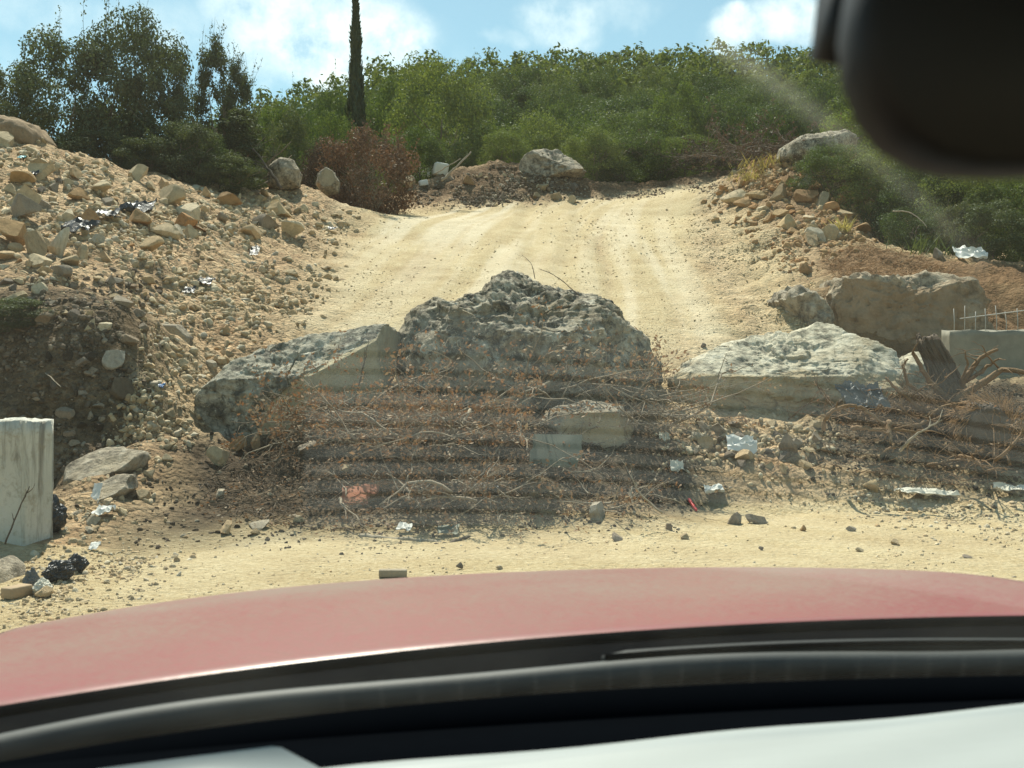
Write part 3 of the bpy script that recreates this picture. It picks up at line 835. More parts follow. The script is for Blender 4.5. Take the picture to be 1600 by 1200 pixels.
boulder('boulder', 'low pale rock between the flat slab and the torn-up stump',
        [(1395, 600), (1405, 566), (1432, 551), (1462, 556), (1480, 580), (1482, 620), (1400, 625)],
        10.3, 1.0, 'boulder_slab', amp=0.05, pits=0.03, seed=18, sub=5)
boulder('boulder', 'big grey rock with a pale lichened face on the crest of the far dirt heap',
        [(812, 264), (820, 247), (836, 237), (856, 233), (880, 240), (902, 254), (918, 270), (900, 280), (850, 284), (815, 276)],
        27.4, 2.2, 'boulder_tan', cuts=[((0.25, -0.7, 1.0), 0.42), ((-0.3, -1, 0.1), 0.7)], amp=0.14, pits=0.08, seed=22, sub=5, box=3.0)
boulder('boulder', 'grey rounded rock at the top of the right-hand bank beside dry grass',
        [(1212, 252), (1222, 232), (1245, 218), (1275, 210), (1318, 206), (1338, 216), (1332, 240), (1290, 262), (1240, 266)],
        22.4, 2.2, 'boulder_dark', cuts=[((-0.2, -0.5, 1.0), 0.62)], amp=0.09, pits=0.05, seed=25, sub=5)
boulder('boulder', 'brown earth-covered rock at the top left edge of the rubble bank',
        [(-40, 225), (-40, 190), (0, 184), (30, 188), (62, 198), (80, 222), (78, 240), (40, 245), (0, 240)],
        17.0, 1.8, 'cliff', amp=0.08, pits=0.02, seed=28, sub=5, fresh_front=lambda W, s: np.full(len(W), 0.9))
boulder('boulder', 'tan upright boulder at the edge of the rust-brown dead bush',
        [(494, 290), (498, 272), (512, 262), (524, 268), (532, 285), (528, 300), (505, 306)],
        22.3, 1.0, 'boulder_tan', cuts=[((0.1, -1, 0.2), 0.4, 0.8)], amp=0.05, pits=0.02, seed=31, sub=5)
boulder('boulder', 'tan boulder on the bank crest left of the upright boulder, by the leaning branches',
        [(420, 292), (424, 262), (440, 248), (460, 252), (470, 270), (468, 292), (440, 300)],
        20.8, 1.2, 'boulder_tan', amp=0.07, pits=0.03, seed=34, sub=5)
boulder('rock_outcrop', 'brown cut rock face of the right-hand bank behind the concrete wall',
        [(1240, 560), (1266, 505), (1284, 465), (1298, 442), (1340, 440), (1400, 434), (1440, 428), (1470, 430), (1500, 440), (1522, 475), (1534, 520), (1530, 575), (1400, 590), (1270, 585)],
        13.1, 2.6, 'cliff', cuts=[((-0.15, -1, 0.12), 0.80, 0.9), ((0.35, -1, 0.2), 0.95, 0.4), ((0.8, -0.6, 0.2), 1.6, 0.2), ((0.1, -0.8, 1.0), 0.95)], amp=0.17, pits=0.05, seed=37, sub=6, box=2.7, cat='rock face', keep=0.15, karst=0.05, freq=0.9)
boulder('boulder', 'pale rounded rock spur where the road bank meets the brown rock face',
        [(1205, 468), (1232, 448), (1262, 462), (1296, 492), (1300, 530), (1286, 552), (1258, 538), (1228, 500)],
        13.0, 1.3, 'boulder_tan', amp=0.15, pits=0.04, seed=39, sub=5, karst=0.05)
boulder('boulder', 'grey stone slab pile at the pit edge, upper slab behind the black bag',
        [(112, 755), (118, 722), (150, 706), (190, 700), (228, 706), (226, 730), (190, 748), (140, 770)],
        7.55, 0.9, 'boulder_tan', cuts=[((-0.2, -0.6, 1.0), 0.19)], amp=0.045, pits=0.02, seed=41, sub=5)
boulder('boulder', 'long grey-green slab tilted above the black bag, white scrap hanging on it',
        [(94, 800), (104, 778), (140, 762), (180, 742), (206, 742), (212, 762), (190, 784), (140, 806)],
        6.95, 0.7, 'boulder_tan', cuts=[((-0.2, -0.6, 1.0), 0.13)], amp=0.03, pits=0.02, seed=43, sub=5)
boulder('boulder', 'small grey slab just below the long tilted slab',
        [(86, 832), (98, 808), (128, 796), (136, 812), (118, 834), (95, 845)],
        6.6, 0.45, 'boulder_tan', amp=0.025, pits=0.01, seed=45, sub=5)
boulder('boulder', 'cracked pale rock cut off by the left edge beside the timber offcut',
        [(-40, 930), (-40, 880), (0, 868), (20, 885), (36, 915), (38, 932), (10, 945)],
        5.15, 0.6, 'boulder_tan', amp=0.035, pits=0.01, seed=47, sub=4)
for k, (pix, lab) in enumerate([
        ([(232, 545), (236, 520), (250, 505), (280, 508), (300, 528), (296, 546), (260, 552)], 'top block of the row of tan stones along the pit edge'),
        ([(230, 580), (231, 556), (262, 550), (282, 556), (278, 576), (250, 586)], 'square pinkish block second from the top along the pit edge'),
        ([(226, 604), (236, 582), (262, 575), (284, 590), (270, 606), (240, 610)], 'wedge-shaped tan block third from the top along the pit edge'),
        ([(186, 672), (186, 640), (200, 630), (222, 636), (220, 660), (205, 674)], 'pale upright block lowest of the row along the pit edge'),
        ([(216, 640), (220, 622), (245, 612), (262, 622), (258, 642), (232, 648)], 'tan rounded block fourth from the top along the pit edge')]):
    dd = [10.0, 9.55, 9.25, 8.55, 8.8][k]
    boulder('boulder', lab, pix, dd, 0.5, 'boulder_tan', cuts=[((0.1, -1, 0.1), 0.17, 0.7)], amp=0.03, pits=0.01, seed=50 + k, sub=5, group='blocks along the pit edge')

print('terrain', round(time.time() - T_START, 1))

def project(p):
    return 800 + p[0] / p[1] * F, 600 - (p[2] - EYE) / p[1] * F

def words_for(px, py, poly):
    a = np.array(poly, float)
    tx = (px - a[:, 0].min()) / (np.ptp(a[:, 0]) + 1e-6)
    ty = (py - a[:, 1].min()) / (np.ptp(a[:, 1]) + 1e-6)
    return tx, ty

# ------------------------------------------------------------------ loose stones, one by one
rng = np.random.default_rng(11)
def scatter(n, poly, s0, s1, label, mat, group, power=1.6):
    pp = np.array(poly, float)
    lo, hi = pp.min(0), pp.max(0)
    k = 0
    used = []
    while k < n:
        q = rng.uniform(lo, hi)
        if poly_mask(q[:1], q[1:], pp, 1e-3)[0] < 0.5:
            continue
        s = s0 + (s1 - s0) * rng.random() ** power
        if any(abs(q[0] - u[0]) + abs(q[1] - u[1]) * 1.4 < (s + u[2]) * 0.42 for u in used):
            if rng.random() < 0.9:
                continue
        used.append((q[0], q[1], s))
        tx, ty = words_for(q[0], q[1], pp)
        ts = (s - s0) / (s1 - s0)
        size = 'small' if ts < 0.2 else ('middling' if ts < 0.55 else 'large')
        hgt = 'high up' if ty < 0.33 else ('halfway up' if ty < 0.66 else 'low down')
        sd = 'towards its left' if tx < 0.33 else ('in its middle' if tx < 0.66 else 'towards its right')
        stone(q[0], q[1], s, f'{size} {label}, {hgt}, {sd}', mat if isinstance(mat, str) else mat[int(rng.integers(len(mat)))], None, group, rng)
        k += 1

scatter(104, [(0, 215), (90, 245), (250, 292), (400, 300), (520, 345), (470, 380), (330, 380), (230, 400), (120, 420), (0, 440)], 12, 58, 'angular stone on the left rubble bank', ['stone_tan', 'stone_tan', 'stone_tan', 'stone_grey', 'stone_red'], 'stones on the left rubble bank', 1.9)
scatter(34, [(0, 420), (220, 420), (250, 480), (220, 560), (60, 480), (0, 470)], 14, 40, 'brownish stone on the slope above the pit', ['stone_grey', 'stone_tan'], 'stones above the pit', 1.8)
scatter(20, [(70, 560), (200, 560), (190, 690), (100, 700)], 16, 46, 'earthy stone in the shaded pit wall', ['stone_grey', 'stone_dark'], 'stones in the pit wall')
scatter(40, [(290, 560), (420, 470), (470, 480), (330, 580), (280, 680), (230, 800), (120, 850), (220, 700)], 10, 30, 'tan stone on the ridge by the long boulder', 'stone_tan', 'stones on the rubble ridge')
scatter(46, [(1130, 320), (1180, 270), (1320, 300), (1350, 375), (1280, 392), (1235, 400), (1190, 330)], 18, 54, 'orange-brown stone packed in the right bank', ['stone_red', 'stone_red', 'stone_tan'], 'stones packed into the right bank')
scatter(34, [(1068, 668), (1280, 662), (1285, 716), (1180, 735), (1075, 712)], 16, 38, 'rounded stone in the rubble under the slab', ['stone_tan', 'stone_grey'], 'stones under the flat slab')
scatter(26, [(645, 325), (680, 285), (800, 265), (900, 300), (930, 322)], 8, 24, 'stone on the far dirt heap', ['stone_tan', 'stone_grey'], 'stones on the far dirt heap')

# single stones that the photograph shows apart
for a in [
    (405, 826, 44, 'pale flat-topped stone at the foot of the dark soil berm', 'stone_tan', 4, 20),
    (352, 836, 36, 'orange-tan stone left of the pale flat-topped one at the berm foot', 'stone_tan', 6, 24),
    (396, 836, 24, 'small yellowish stone just below the pale flat-topped stone', 'stone_tan', 2, 14),
    (464, 818, 22, 'small tan stone at the berm foot right of the pale pair', 'stone_tan', 3, 16),
    (1150, 820, 44, 'grey-brown stone with a notch, left half of the pair on open sand', 'stone_grey', 5, 20),
    (1184, 818, 40, 'grey-brown stone leaning right, right half of the pair on open sand', 'stone_grey', 10, 17),
    (1368, 772, 36, 'dark brown squarish stone on sand in front of the root pile', 'stone_red', 9, 28),
    (930, 812, 50, 'round brown stone at the right foot of the brush pile', 'stone_grey', 1, 34),
    (966, 845, 28, 'smooth grey oval stone alone on the sand', 'stone_grey', 8, 14),
    (718, 890, 14, 'small dark stone near the hood, left of centre', 'stone_grey', 2, 14),
    (780, 890, 16, 'small flat stone near the hood, centre', 'stone_tan', 3, 9),
    (1332, 830, 18, 'small round stone on sand right of the notched pair', 'stone_grey', 4, 12),
    (1256, 830, 14, 'small brown stone on sand between the notched pair and the round one', 'stone_red', 5, 10),
    (1402, 852, 18, 'pale small stone on sand towards the right edge', 'stone_tan', 6, 11),
    (1345, 862, 16, 'flattish small stone on sand close to the hood, right', 'stone_tan', 7, 9),
    (1515, 872, 24, 'long dark pebble close to the hood at the far right', 'stone_grey', 8, 8),
    (1190, 860, 10, 'tiny dark pebble close to the hood, right of centre', 'stone_grey', 9, 8),
    (1046, 828, 14, 'dark small stone on sand left of the red stick', 'stone_grey', 10, 12),
    (1070, 842, 22, 'pale flat chip of stone on sand below the red stick', 'stone_tan', 11, 10),
    (1100, 700, 34, 'orange squarish block left of the white sheet below the slab', 'stone_tan', 1, 24),
    (1235, 712, 34, 'grey stone with a pale cap standing before the slab rubble', 'stone_grey', 2, 46),
    (1262, 735, 30, 'pale broken stone in the sand right of the capped stone', 'stone_tan', 4, 22),
    (1226, 742, 22, 'brown cube of stone in the sand under the capped stone', 'stone_red', 6, 18),
    (540, 740, 26, 'cream broken stone lying on the dark berm left of the brush', 'stone_tan', 3, 18),
    (398, 702, 26, 'tan rounded stone on the berm right under the long boulder', 'stone_tan', 5, 24),
    (368, 705, 34, 'brownish angular stone on the berm under the long boulder', 'stone_red', 7, 30),
    (340, 730, 48, 'large pale stone at the left end of the dark berm', 'stone_tan', 9, 40),
    (342, 780, 30, 'orange-tan stone half buried in the middle of the dark berm', 'stone_tan', 1, 20),
    (476, 712, 60, 'big brown stone half hidden in the dark berm', 'stone_grey', 8, 34),
    (50, 395, 40, 'pale blocky stone leaning on the left rubble bank', 'stone_tan', 10, 40),
    (88, 400, 32, 'bone-white long stone on the left bank beside a black bag', 'stone_tan', 11, 50),
    (30, 345, 56, 'large grey triangular rock high on the left bank at the left edge', 'stone_grey', 2, 56),
    (18, 385, 56, 'pink layered rock at the left edge of the bank', 'stone_red', 3, 60),
    (300, 362, 60, 'orange-topped flat stone on the middle of the left bank', 'stone_red', 4, 22),
    (20, 475, 44, 'flat pale paving piece at the left edge above the pit', 'stone_tan', 6, 26),
    (70, 510, 34, 'grey angular stone above the pit by the shrub', 'stone_grey', 8, 30),
    (1100, 542, 16, 'dark small stone alone on the road above the flat slab', 'stone_grey', 1, 9),
    (1470, 405, 34, 'grey-white stone at the foot of the shrubs on the right bank', 'stone_grey', 5, 20),
    (1262, 430, 26, 'salmon stone set in the bank above the brown rock face', 'stone_red', 7, 26),
    (452, 430, 36, 'tan stone at the left road edge', 'stone_tan', 2, 16),
    (70, 935, 40, 'tan rough stone right of the timber offcut', 'stone_tan', 9, 26),
    (640, 296, 26, 'tan rock under the rust-brown dead bush', 'stone_tan', 3, 28),
    (734, 290, 24, 'orange block in the side of the far dirt heap', 'stone_red', 6, 18),
    (850, 296, 26, 'pale stone in the right half of the far dirt heap', 'stone_tan', 4, 16),
]:
    px, py, w, lab, mat, v, h = a
    stone(px, py, w, lab, mat, v, None, rng, 0.2, h)

# loose rubble and grit that nobody could count
LBANK = [(-200, 215), (90, 245), (250, 290), (400, 298), (540, 338), (520, 400), (490, 470), (400, 560), (320, 640), (240, 740), (160, 830), (60, 880), (100, 800), (180, 700), (240, 560), (250, 470), (100, 440), (-200, 450)]
grit('rubble', 'loose broken stones covering the left bank', 15500, LBANK, 2.5, 20, 'grit_tan', 1, 1, 'stuff', 3.6)
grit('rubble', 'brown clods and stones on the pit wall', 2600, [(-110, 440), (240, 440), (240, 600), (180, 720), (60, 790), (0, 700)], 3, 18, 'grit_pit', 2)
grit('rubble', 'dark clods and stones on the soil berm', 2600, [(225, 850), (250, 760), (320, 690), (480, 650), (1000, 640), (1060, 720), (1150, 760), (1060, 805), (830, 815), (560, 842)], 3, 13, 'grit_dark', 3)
grit('rubble', 'rust-coloured stones on the right bank', 3600, [(1120, 320), (1200, 255), (1330, 230), (1350, 380), (1300, 400), (1240, 410), (1170, 340)], 4, 20, 'grit_red', 4)
grit('gravel', 'tan gravel on the slope between road and right bank', 4200, [(1100, 345), (1180, 335), (1250, 410), (1290, 500), (1210, 525), (1130, 450), (1095, 400)], 1.5, 6.5, 'grit_sand', 5, 1, 'stuff', 3.5)
grit('rubble', 'stones in the heap under the flat slab and beside it', 900, [(1040, 660), (1300, 655), (1330, 740), (1180, 760), (1040, 730)], 4, 18, 'grit_tan', 6)
grit('rubble', 'stones and clods among the roots on the right', 1200, [(1300, 640), (1640, 600), (1640, 790), (1400, 780), (1280, 740)], 3, 14, 'grit_dark', 7)
grit('gravel', 'pebbles and crumbs on the sandy ground before the berm', 6000, [(0, 960), (250, 860), (560, 842), (850, 825), (1100, 760), (1350, 750), (1640, 780), (1640, 900), (800, 900), (300, 960), (-20, 1010)], 1.3, 9, 'grit_tan', 8, 1, 'stuff', 5.5)
grit('gravel', 'stones strewn at the lower left where the bank meets the sand', 1500, [(0, 960), (60, 890), (200, 830), (290, 830), (280, 880), (160, 950), (0, 985)], 3, 16, 'grit_tan', 9)
grit('gravel', 'broken stones on the sand at the right', 900, [(1330, 760), (1640, 750), (1640, 830), (1500, 835), (1380, 810)], 3, 13, 'grit_tan', 10)
grit('gravel', 'grit on the dirt road', 6500, [(490, 560), (520, 410), (565, 342), (1125, 303), (1100, 400), (1170, 520), (1040, 590), (640, 590)], 1.2, 5.5, 'grit_tan', 11, 1, 'stuff', 4.0)
grit('rubble', 'stones of the far dirt heap', 2200, [(640, 325), (660, 290), (780, 258), (900, 280), (935, 318)], 2, 9, 'grit_heap', 12, soft=6.0)
grit('rubble', 'stones along the far right road edge', 500, [(930, 312), (1000, 300), (1135, 285), (1120, 302)], 2, 8, 'grit_heap', 13, soft=6.0)
print('stones', round(time.time() - T_START, 1))

# ------------------------------------------------------------------ plants
def leaves(rng, C0, N0, size, aspect=0.5, jit=0.55):
    """diamond leaf blades at C0 facing roughly along N0"""
    n = len(C0)
    N = N0 + rng.normal(0, jit, (n, 3))
    N /= np.linalg.norm(N, axis=1)[:, None] + 1e-9
    A = np.cross(N, rng.normal(size=(n, 3)))
    A /= np.linalg.norm(A, axis=1)[:, None] + 1e-9
    B = np.cross(N, A)
    s = (size * rng.uniform(0.6, 1.35, n))[:, None]
    V = np.stack([C0 - A * s, C0 + B * s * aspect, C0 + A * s, C0 - B * s * aspect], 1).reshape(-1, 3)
    Q = np.arange(4 * n).reshape(n, 4)
    return V, Q

def crown_mesh(name, seed, W, H, n, leaf, nc, mat, shoots=0, base=0.12, rc=(0.16, 0.30), top=1.0, shape='round'):
    """foliage in clumps spread through an uneven crown; foot at the origin"""
    r = np.random.default_rng(seed)
    mb = MB()
    cs = []
    lump = r.normal(size=(5, 3))
    while len(cs) < nc:
        q = r.uniform(-1, 1, 3)
        l = np.linalg.norm(q)
        if l > 1 or l < 0.25:
            continue
        q = q / l * l ** 0.45
        w = 1 + 0.28 * vnoise((q * 1.7 + seed)[None], seed)[0]
        z = base + (1 - base) * (0.5 + 0.5 * q[2])
        pinch = 1.0 if shape == 'round' else (1.0 - 0.55 * z)
        c = np.array([q[0] * W / 2 * w * pinch, q[1] * W / 2 * w * pinch, z * H * (0.82 + 0.18 * w)])
        cs.append(c)
    cs = np.array(cs)
    R = r.uniform(rc[0], rc[1], nc) * W
    pw = R ** 2 / (R ** 2).sum()
    k = r.choice(nc, n, p=pw)
    d = r.normal(size=(n, 3))
    d /= np.linalg.norm(d, axis=1)[:, None]
    u = r.random(n) ** 0.28
    C0 = cs[k] + d * (R[k] * u)[:, None] * np.array([1, 1, 0.8])
    C0[:, 2] = np.maximum(C0[:, 2], 0.02 * H)
    V, Q = leaves(r, C0, d + np.array([0, 0, 0.5]), leaf)
    mb.put(V, Q)
    # upright shoots that leave the crown
    for i in range(shoots):
        c = cs[r.integers(nc)]
        if c[2] < H * 0.45:
            c = c + np.array([0, 0, H * 0.3])
        L = r.uniform(0.14, 0.34) * H
        path = wander(r, c, [r.normal(0, 0.35), r.normal(0, 0.35), 1], L, 7, 0.3)
        m = int(26 * L / (0.25 * H))
        t = r.random(m)
        pp = np.array([path[min(5, int(x * 6))] * (1 - (x * 6) % 1) + path[min(6, int(x * 6) + 1)] * ((x * 6) % 1) for x in t])
        V, Q = leaves(r, pp + r.normal(0, leaf * 1.1, pp.shape), r.normal(size=pp.shape), leaf * 0.85)
        mb.put(V, Q)
        mb.tube(path, np.linspace(0.012, 0.004, 7), 3)
    return mb.mesh(name, [mat], False)

def trunk_mesh(seed, W, H, mat, stems=3, r0=0.09):
    r = np.random.default_rng(seed + 500)
    mb = MB()
    for s in range(stems):
        a = r.uniform(0, 6.28)
        path = wander(r, [r.normal(0, 0.03) * W, r.normal(0, 0.03) * W, -0.25], [math.cos(a) * 0.35, math.sin(a) * 0.35, 1], H * 0.75, 7, 0.35)
        mb.tube(path, np.linspace(r0, r0 * 0.25, 7), 6)
        for b in range(4):
            i = int(r.integers(2, 6))
            a2 = r.uniform(0, 6.28)
            bp = wander(r, path[i], [math.cos(a2), math.sin(a2), 0.7], W * 0.38, 5, 0.4)
            mb.tube(bp, np.linspace(r0 * 0.45, r0 * 0.1, 5), 4)
    return mb.mesh('trunk', [mat], True)

PROTO = {}
def proto(kind, v):
    key = (kind, v)
    if key in PROTO:
        return PROTO[key]
    s = 1000 + v * 7 + hash_kind[kind]
    if kind == 'oak':         # mid-distance rounded trees, W=5 H=5.5
        W, H = 5.0, 5.5
        c = crown_mesh('crown', s, W, H, 26000, 0.060, 70, M['leaf_oak'], 14, 0.03, (0.10, 0.19))
        t = trunk_mesh(s, W, H, M['bark'], 3, 0.09)
    elif kind == 'yellow':
        W, H = 4.0, 5.5
        c = crown_mesh('crown', s, W, H, 20000, 0.056, 60, M['leaf_yellow'], 20, 0.04, (0.10, 0.19))
        t = trunk_mesh(s, W, H, M['bark'], 3, 0.07)
    elif kind == 'grey':      # near shrubs with upright shoots, W=4 H=4.5
        W, H = 4.0, 4.5
        c = crown_mesh('crown', s, W, H, 26000, 0.056, 85, M['leaf_grey'], 34, 0.02, (0.08, 0.16))
        t = trunk_mesh(s, W, H, M['bark'], 5, 0.06)
    elif kind == 'wispy':
        W, H = 2.4, 5.0
        c = crown_mesh('crown', s, W, H, 10000, 0.056, 56, M['leaf_grey'], 36, 0.03, (0.09, 0.17), 1.0, 'cone')
        t = trunk_mesh(s, W, H, M['bark'], 5, 0.05)
    elif kind == 'rust':
        W, H = 4.0, 3.0
        c = crown_mesh('crown', s, W, H, 12000, 0.060, 70, M['leaf_rust'], 60, 0.02, (0.08, 0.17))
        t = trunk_mesh(s, W, H, M['bark_pale'], 22, 0.028)
    elif kind == 'far':
        W, H = 6.0, 6.0
        c = crown_mesh('crown', s, W, H, 9500, 0.098, 44, M['leaf_far'], 0, 0.03, (0.11, 0.20))
        t = trunk_mesh(s, W, H, M['bark'], 2, 0.12)
    elif kind == 'fary':
        W, H = 5.0, 6.5
        c = crown_mesh('crown', s, W, H, 8500, 0.092, 40, M['leaf_oak'], 0, 0.03, (0.11, 0.20), 1.0, 'cone')
        t = trunk_mesh(s, W, H, M['bark'], 2, 0.12)
    elif kind == 'cypress':
        W, H = 1.0, 9.0
        r = np.random.default_rng(s)
        n = 9000
        z = r.random(n) ** 0.9
        prof = np.minimum(1.0, (1 - z) * 1.35 + 0.07) * np.minimum(1, 0.55 + z * 2.5) * (0.88 + 0.18 * np.sin(z * 37) * np.sin(z * 13 + 1))
        a = r.uniform(0, 6.28, n)
        rr = prof * W / 2 * (r.random(n) ** 0.35) * (1 + 0.42 * fbm(np.stack([np.cos(a) * 1.5, np.sin(a) * 1.5, z * 22], 1), 3, 0.6, 5)) * np.where(r.random(n) < 0.03, 1.35, 1)
        C0 = np.stack([np.cos(a) * rr, np.sin(a) * rr, z * H], 1)
        N0 = np.stack([np.cos(a), np.sin(a), a * 0], 1)
        A = np.array([0, 0, 1.0]) + r.normal(0, 0.28, (n, 3)) + N0 * 0.25
        A /= np.linalg.norm(A, axis=1)[:, None]
        B = np.cross(A, N0 + r.normal(0, 0.4, (n, 3)))
        B /= np.linalg.norm(B, axis=1)[:, None]
        sz = (0.15 * r.uniform(0.6, 1.3, n))[:, None]
        V = np.stack([C0 - A * sz, C0 + B * sz * 0.3, C0 + A * sz, C0 - B * sz * 0.3], 1).reshape(-1, 3)
        mb = MB()
        mb.put(V, np.arange(4 * n).reshape(n, 4))
        c = mb.mesh('crown', [M['leaf_cypress']], False)
        mb = MB()
        mb.tube(wander(r, [0, 0, -0.5], [0, 0, 1], H * 0.97, 9, 0.02), np.linspace(0.14, 0.02, 9), 7)
        t = mb.mesh('trunk', [M['bark']])
    PROTO[key] = (c, t, W, H)
    return PROTO[key]

hash_kind = {'oak': 1, 'yellow': 200, 'grey': 400, 'wispy': 600, 'rust': 800, 'far': 1000, 'fary': 1200, 'cypress': 1400}

def plant(name, label, cat, kind, v, x, y, z, w, h, group=None, rz=None, r=np.random.default_rng(77)):
    c, t, W, H = proto(kind, v)
    e = add(name, None, None, (x, y, z), (0, 0, r.uniform(0, 6.28) if rz is None else rz), None, label, cat, group)
    sc = (w / W, w / W, h / H)
    add('crown', c, e, None, None, sc)
    add('trunk', t, e, None, None, sc)
    return e

def plant_px(name, label, cat, kind, v, px, pytop, wpx, d, group=None, zoff=-0.15, zbase=None):
    """px: middle, pytop: top row, wpx: width in the photograph, d: survey depth"""
    D = d * K
    x = (px - 800) / F * D
    z = float(gz(x, D)[0]) if zbase is None else zbase
    ztop = EYE + (600 - pytop) / F * D
    return plant(name, label, cat, kind, v, x, D, z + zoff, wpx / F * D, max(0.4, ztop - z - zoff), group)

# the hill ------------------------------------------------------------------
def hill_z(x, y):
    x, y = np.asarray(x, float), np.asarray(y, float)
    # skyline height along the ridge, by bearing
    b = x / np.maximum(y, 1) * F + 800
    rows = np.interp(b, [-1500, -200, 300, 400, 430, 500, 560, 620, 700, 820, 950, 1150, 1300, 1600, 2000, 3500], [420, 330, 252, 198, 186, 168, 153, 142, 130, 120, 113, 110, 116, 130, 160, 330])
    yr = 206.0
    zr = EYE + (600 - rows) / F * yr
    t = np.clip((y - 48) / (yr - 48), 0, 1)
    z0 = 7.6 + 0 * x
    prof = t * (0.80 + 0.20 * t) * 1.0
    z = z0 + (zr - z0) * prof
    z = z - np.maximum(0, y - yr) * 0.12
    z = z + 1.2 * fbm(xy3(x.ravel(), y.ravel(), 0.045), 3, 0.5, 91).reshape(x.shape) * np.clip((y - 55) / 30, 0, 1)
    return np.where(y < 48, z0 - (48 - y) * 0.10, z)

hx = np.linspace(-900, 900, 241)
hy = np.concatenate([np.linspace(44, 240, 66), np.linspace(250, 2400, 30)])
HX, HY = np.meshgrid(hx, hy)
HZ = hill_z(HX, HY)
HZ = np.where(HY > 240, np.maximum(HZ, -20), HZ)
i2 = np.arange(len(hy) - 1)[:, None] * len(hx) + np.arange(len(hx) - 1)[None]
m, nt = new_mat('hill_scrub')
tcn = nt.n('ShaderNodeTexCoord').outputs['Object']
nn = nt.noise(0.35, 6, 0.65, tcn)
cc = nt.ramp(nn, [(0.35, (0.030, 0.042, 0.018)), (0.5, (0.055, 0.075, 0.030)), (0.65, (0.12, 0.115, 0.06))])
pp_ = nt.n('ShaderNodeBsdfPrincipled', Base_Color=cc, Roughness=1.0, Normal=bump(nt, nt.noise(0.9, 5, 0.7, tcn), 1.0, 0.8))
pp_.inputs['Specular IOR Level'].default_value = 0.05
finish(nt, pp_.outputs[0])
hill_me = np_mesh('hill', np.stack([HX.ravel(), HY.ravel(), HZ.ravel()], 1), np.stack([i2, i2 + 1, i2 + len(hx) + 1, i2 + len(hx)], -1).reshape(-1, 4), None, [m], True)
add('hill', hill_me, kind='structure', label='green scrub-covered hill behind the road')
# the plain out to the horizon
add('plain', np_mesh('plain', [(-3000, -3000, -0.6), (3000, -3000, -0.6), (3000, 3000, -0.6), (-3000, 3000, -0.6)], [[0, 1, 2, 3]], None, [m]), kind='structure', label='flat land out to the horizon')

# trees on the hill: single trees nearest first, the rest one wood
r = np.random.default_rng(404)
cand = []
ca_ = np.zeros((2000, 3))
for k in range(16000):
    y = 60 * (226 / 60) ** (r.random() ** 0.75)
    x = (r.uniform(330, 1720) - 800) / F * y
    h = r.uniform(3.4, 6.2) * (1 + 0.0014 * y)
    w = h * r.uniform(0.85, 1.15)
    n_ = len(cand)
    if n_ and (((ca_[:n_, 0] - x) ** 2 + (ca_[:n_, 1] - y) ** 2) < (0.47 * (w + ca_[:n_, 2])) ** 2).any():
        continue
    ca_[n_] = (x, y, w)
    cand.append((x, y, w, h))
    if len(cand) > 1300:
        break
cand.sort(key=lambda c: c[1])
TREE_LABELS = {'far': 'rounded green tree in the wood that covers the hill', 'fary': 'pointed lighter green tree in the wood that covers the hill'}
def tree_label(kd, x, y, w):
    z = float(hill_z(np.array([x]), np.array([y]))[0])
    px, py = project((x, y, z))
    side = 'left of the cypress' if px < 530 else 'behind the cypress' if px < 620 else 'above the tall rounded tree' if px < 760 else 'straight over the dirt heap' if px < 880 else 'right of the dirt heap' if px < 1000 else 'over the low dirt bank' if px < 1120 else 'over the dead brush' if px < 1240 else 'just left of the mirror' if px < 1330 else 'behind the mirror'
    hgt = 'at the foot of' if y < 78 else 'low on' if y < 100 else 'halfway up' if y < 130 else 'high on'
    size = 'big' if w > 6.2 else 'small' if w < 4.6 else 'middling'
    kind = 'pointed light green' if kd == 'fary' else 'rounded green'
    return f'{size} {kind} tree {hgt} the hill, {side}'
solo, rest = cand[:255], cand[255:]
for i, (x, y, w, h) in enumerate(solo):
    kd = 'fary' if r.random() < 0.22 else 'far'
    plant('tree', tree_label(kd, x, y, w), 'tree', kd, int(r.integers(0, 4)), x, y, float(hill_z(np.array([x]), np.array([y]))[0]) - 0.3, w, h, 'rounded trees of the hill wood' if kd == 'far' else 'pointed trees of the hill wood', None, r)
# the far wood
wmb = MB()
wr = np.random.default_rng(9)
protoV = []
for v in range(4):
    me = crown_mesh('crown', 3000 + v, 6.0, 6.0, 400, 0.38, 26, M['leaf_far'], 0, 0.02, (0.13, 0.22))
    a = np.empty(len(me.vertices) * 3, np.float32)
    me.vertices.foreach_get('co', a)
    protoV.append(a.reshape(-1, 3).astype(float))
    bpy.data.meshes.remove(me)
for (x, y, w, h) in rest:
    V = protoV[int(wr.integers(4))]
    a = wr.uniform(0, 6.28)
    ca, sa = math.cos(a), math.sin(a)
    V = np.stack([(V[:, 0] * ca - V[:, 1] * sa) * w / 6, (V[:, 0] * sa + V[:, 1] * ca) * w / 6, V[:, 2] * h / 6], 1)
    z = float(hill_z(np.array([x]), np.array([y]))[0]) - 0.3
    wmb.put(V + np.array([x, y, z]), np.arange(len(V)).reshape(-1, 4))
add('woodland', wmb.mesh('woodland', [M['leaf_far']], False), kind='stuff', label='dense far wood along the top of the hill')
print('hill', len(solo), len(rest), round(time.time() - T_START, 1))

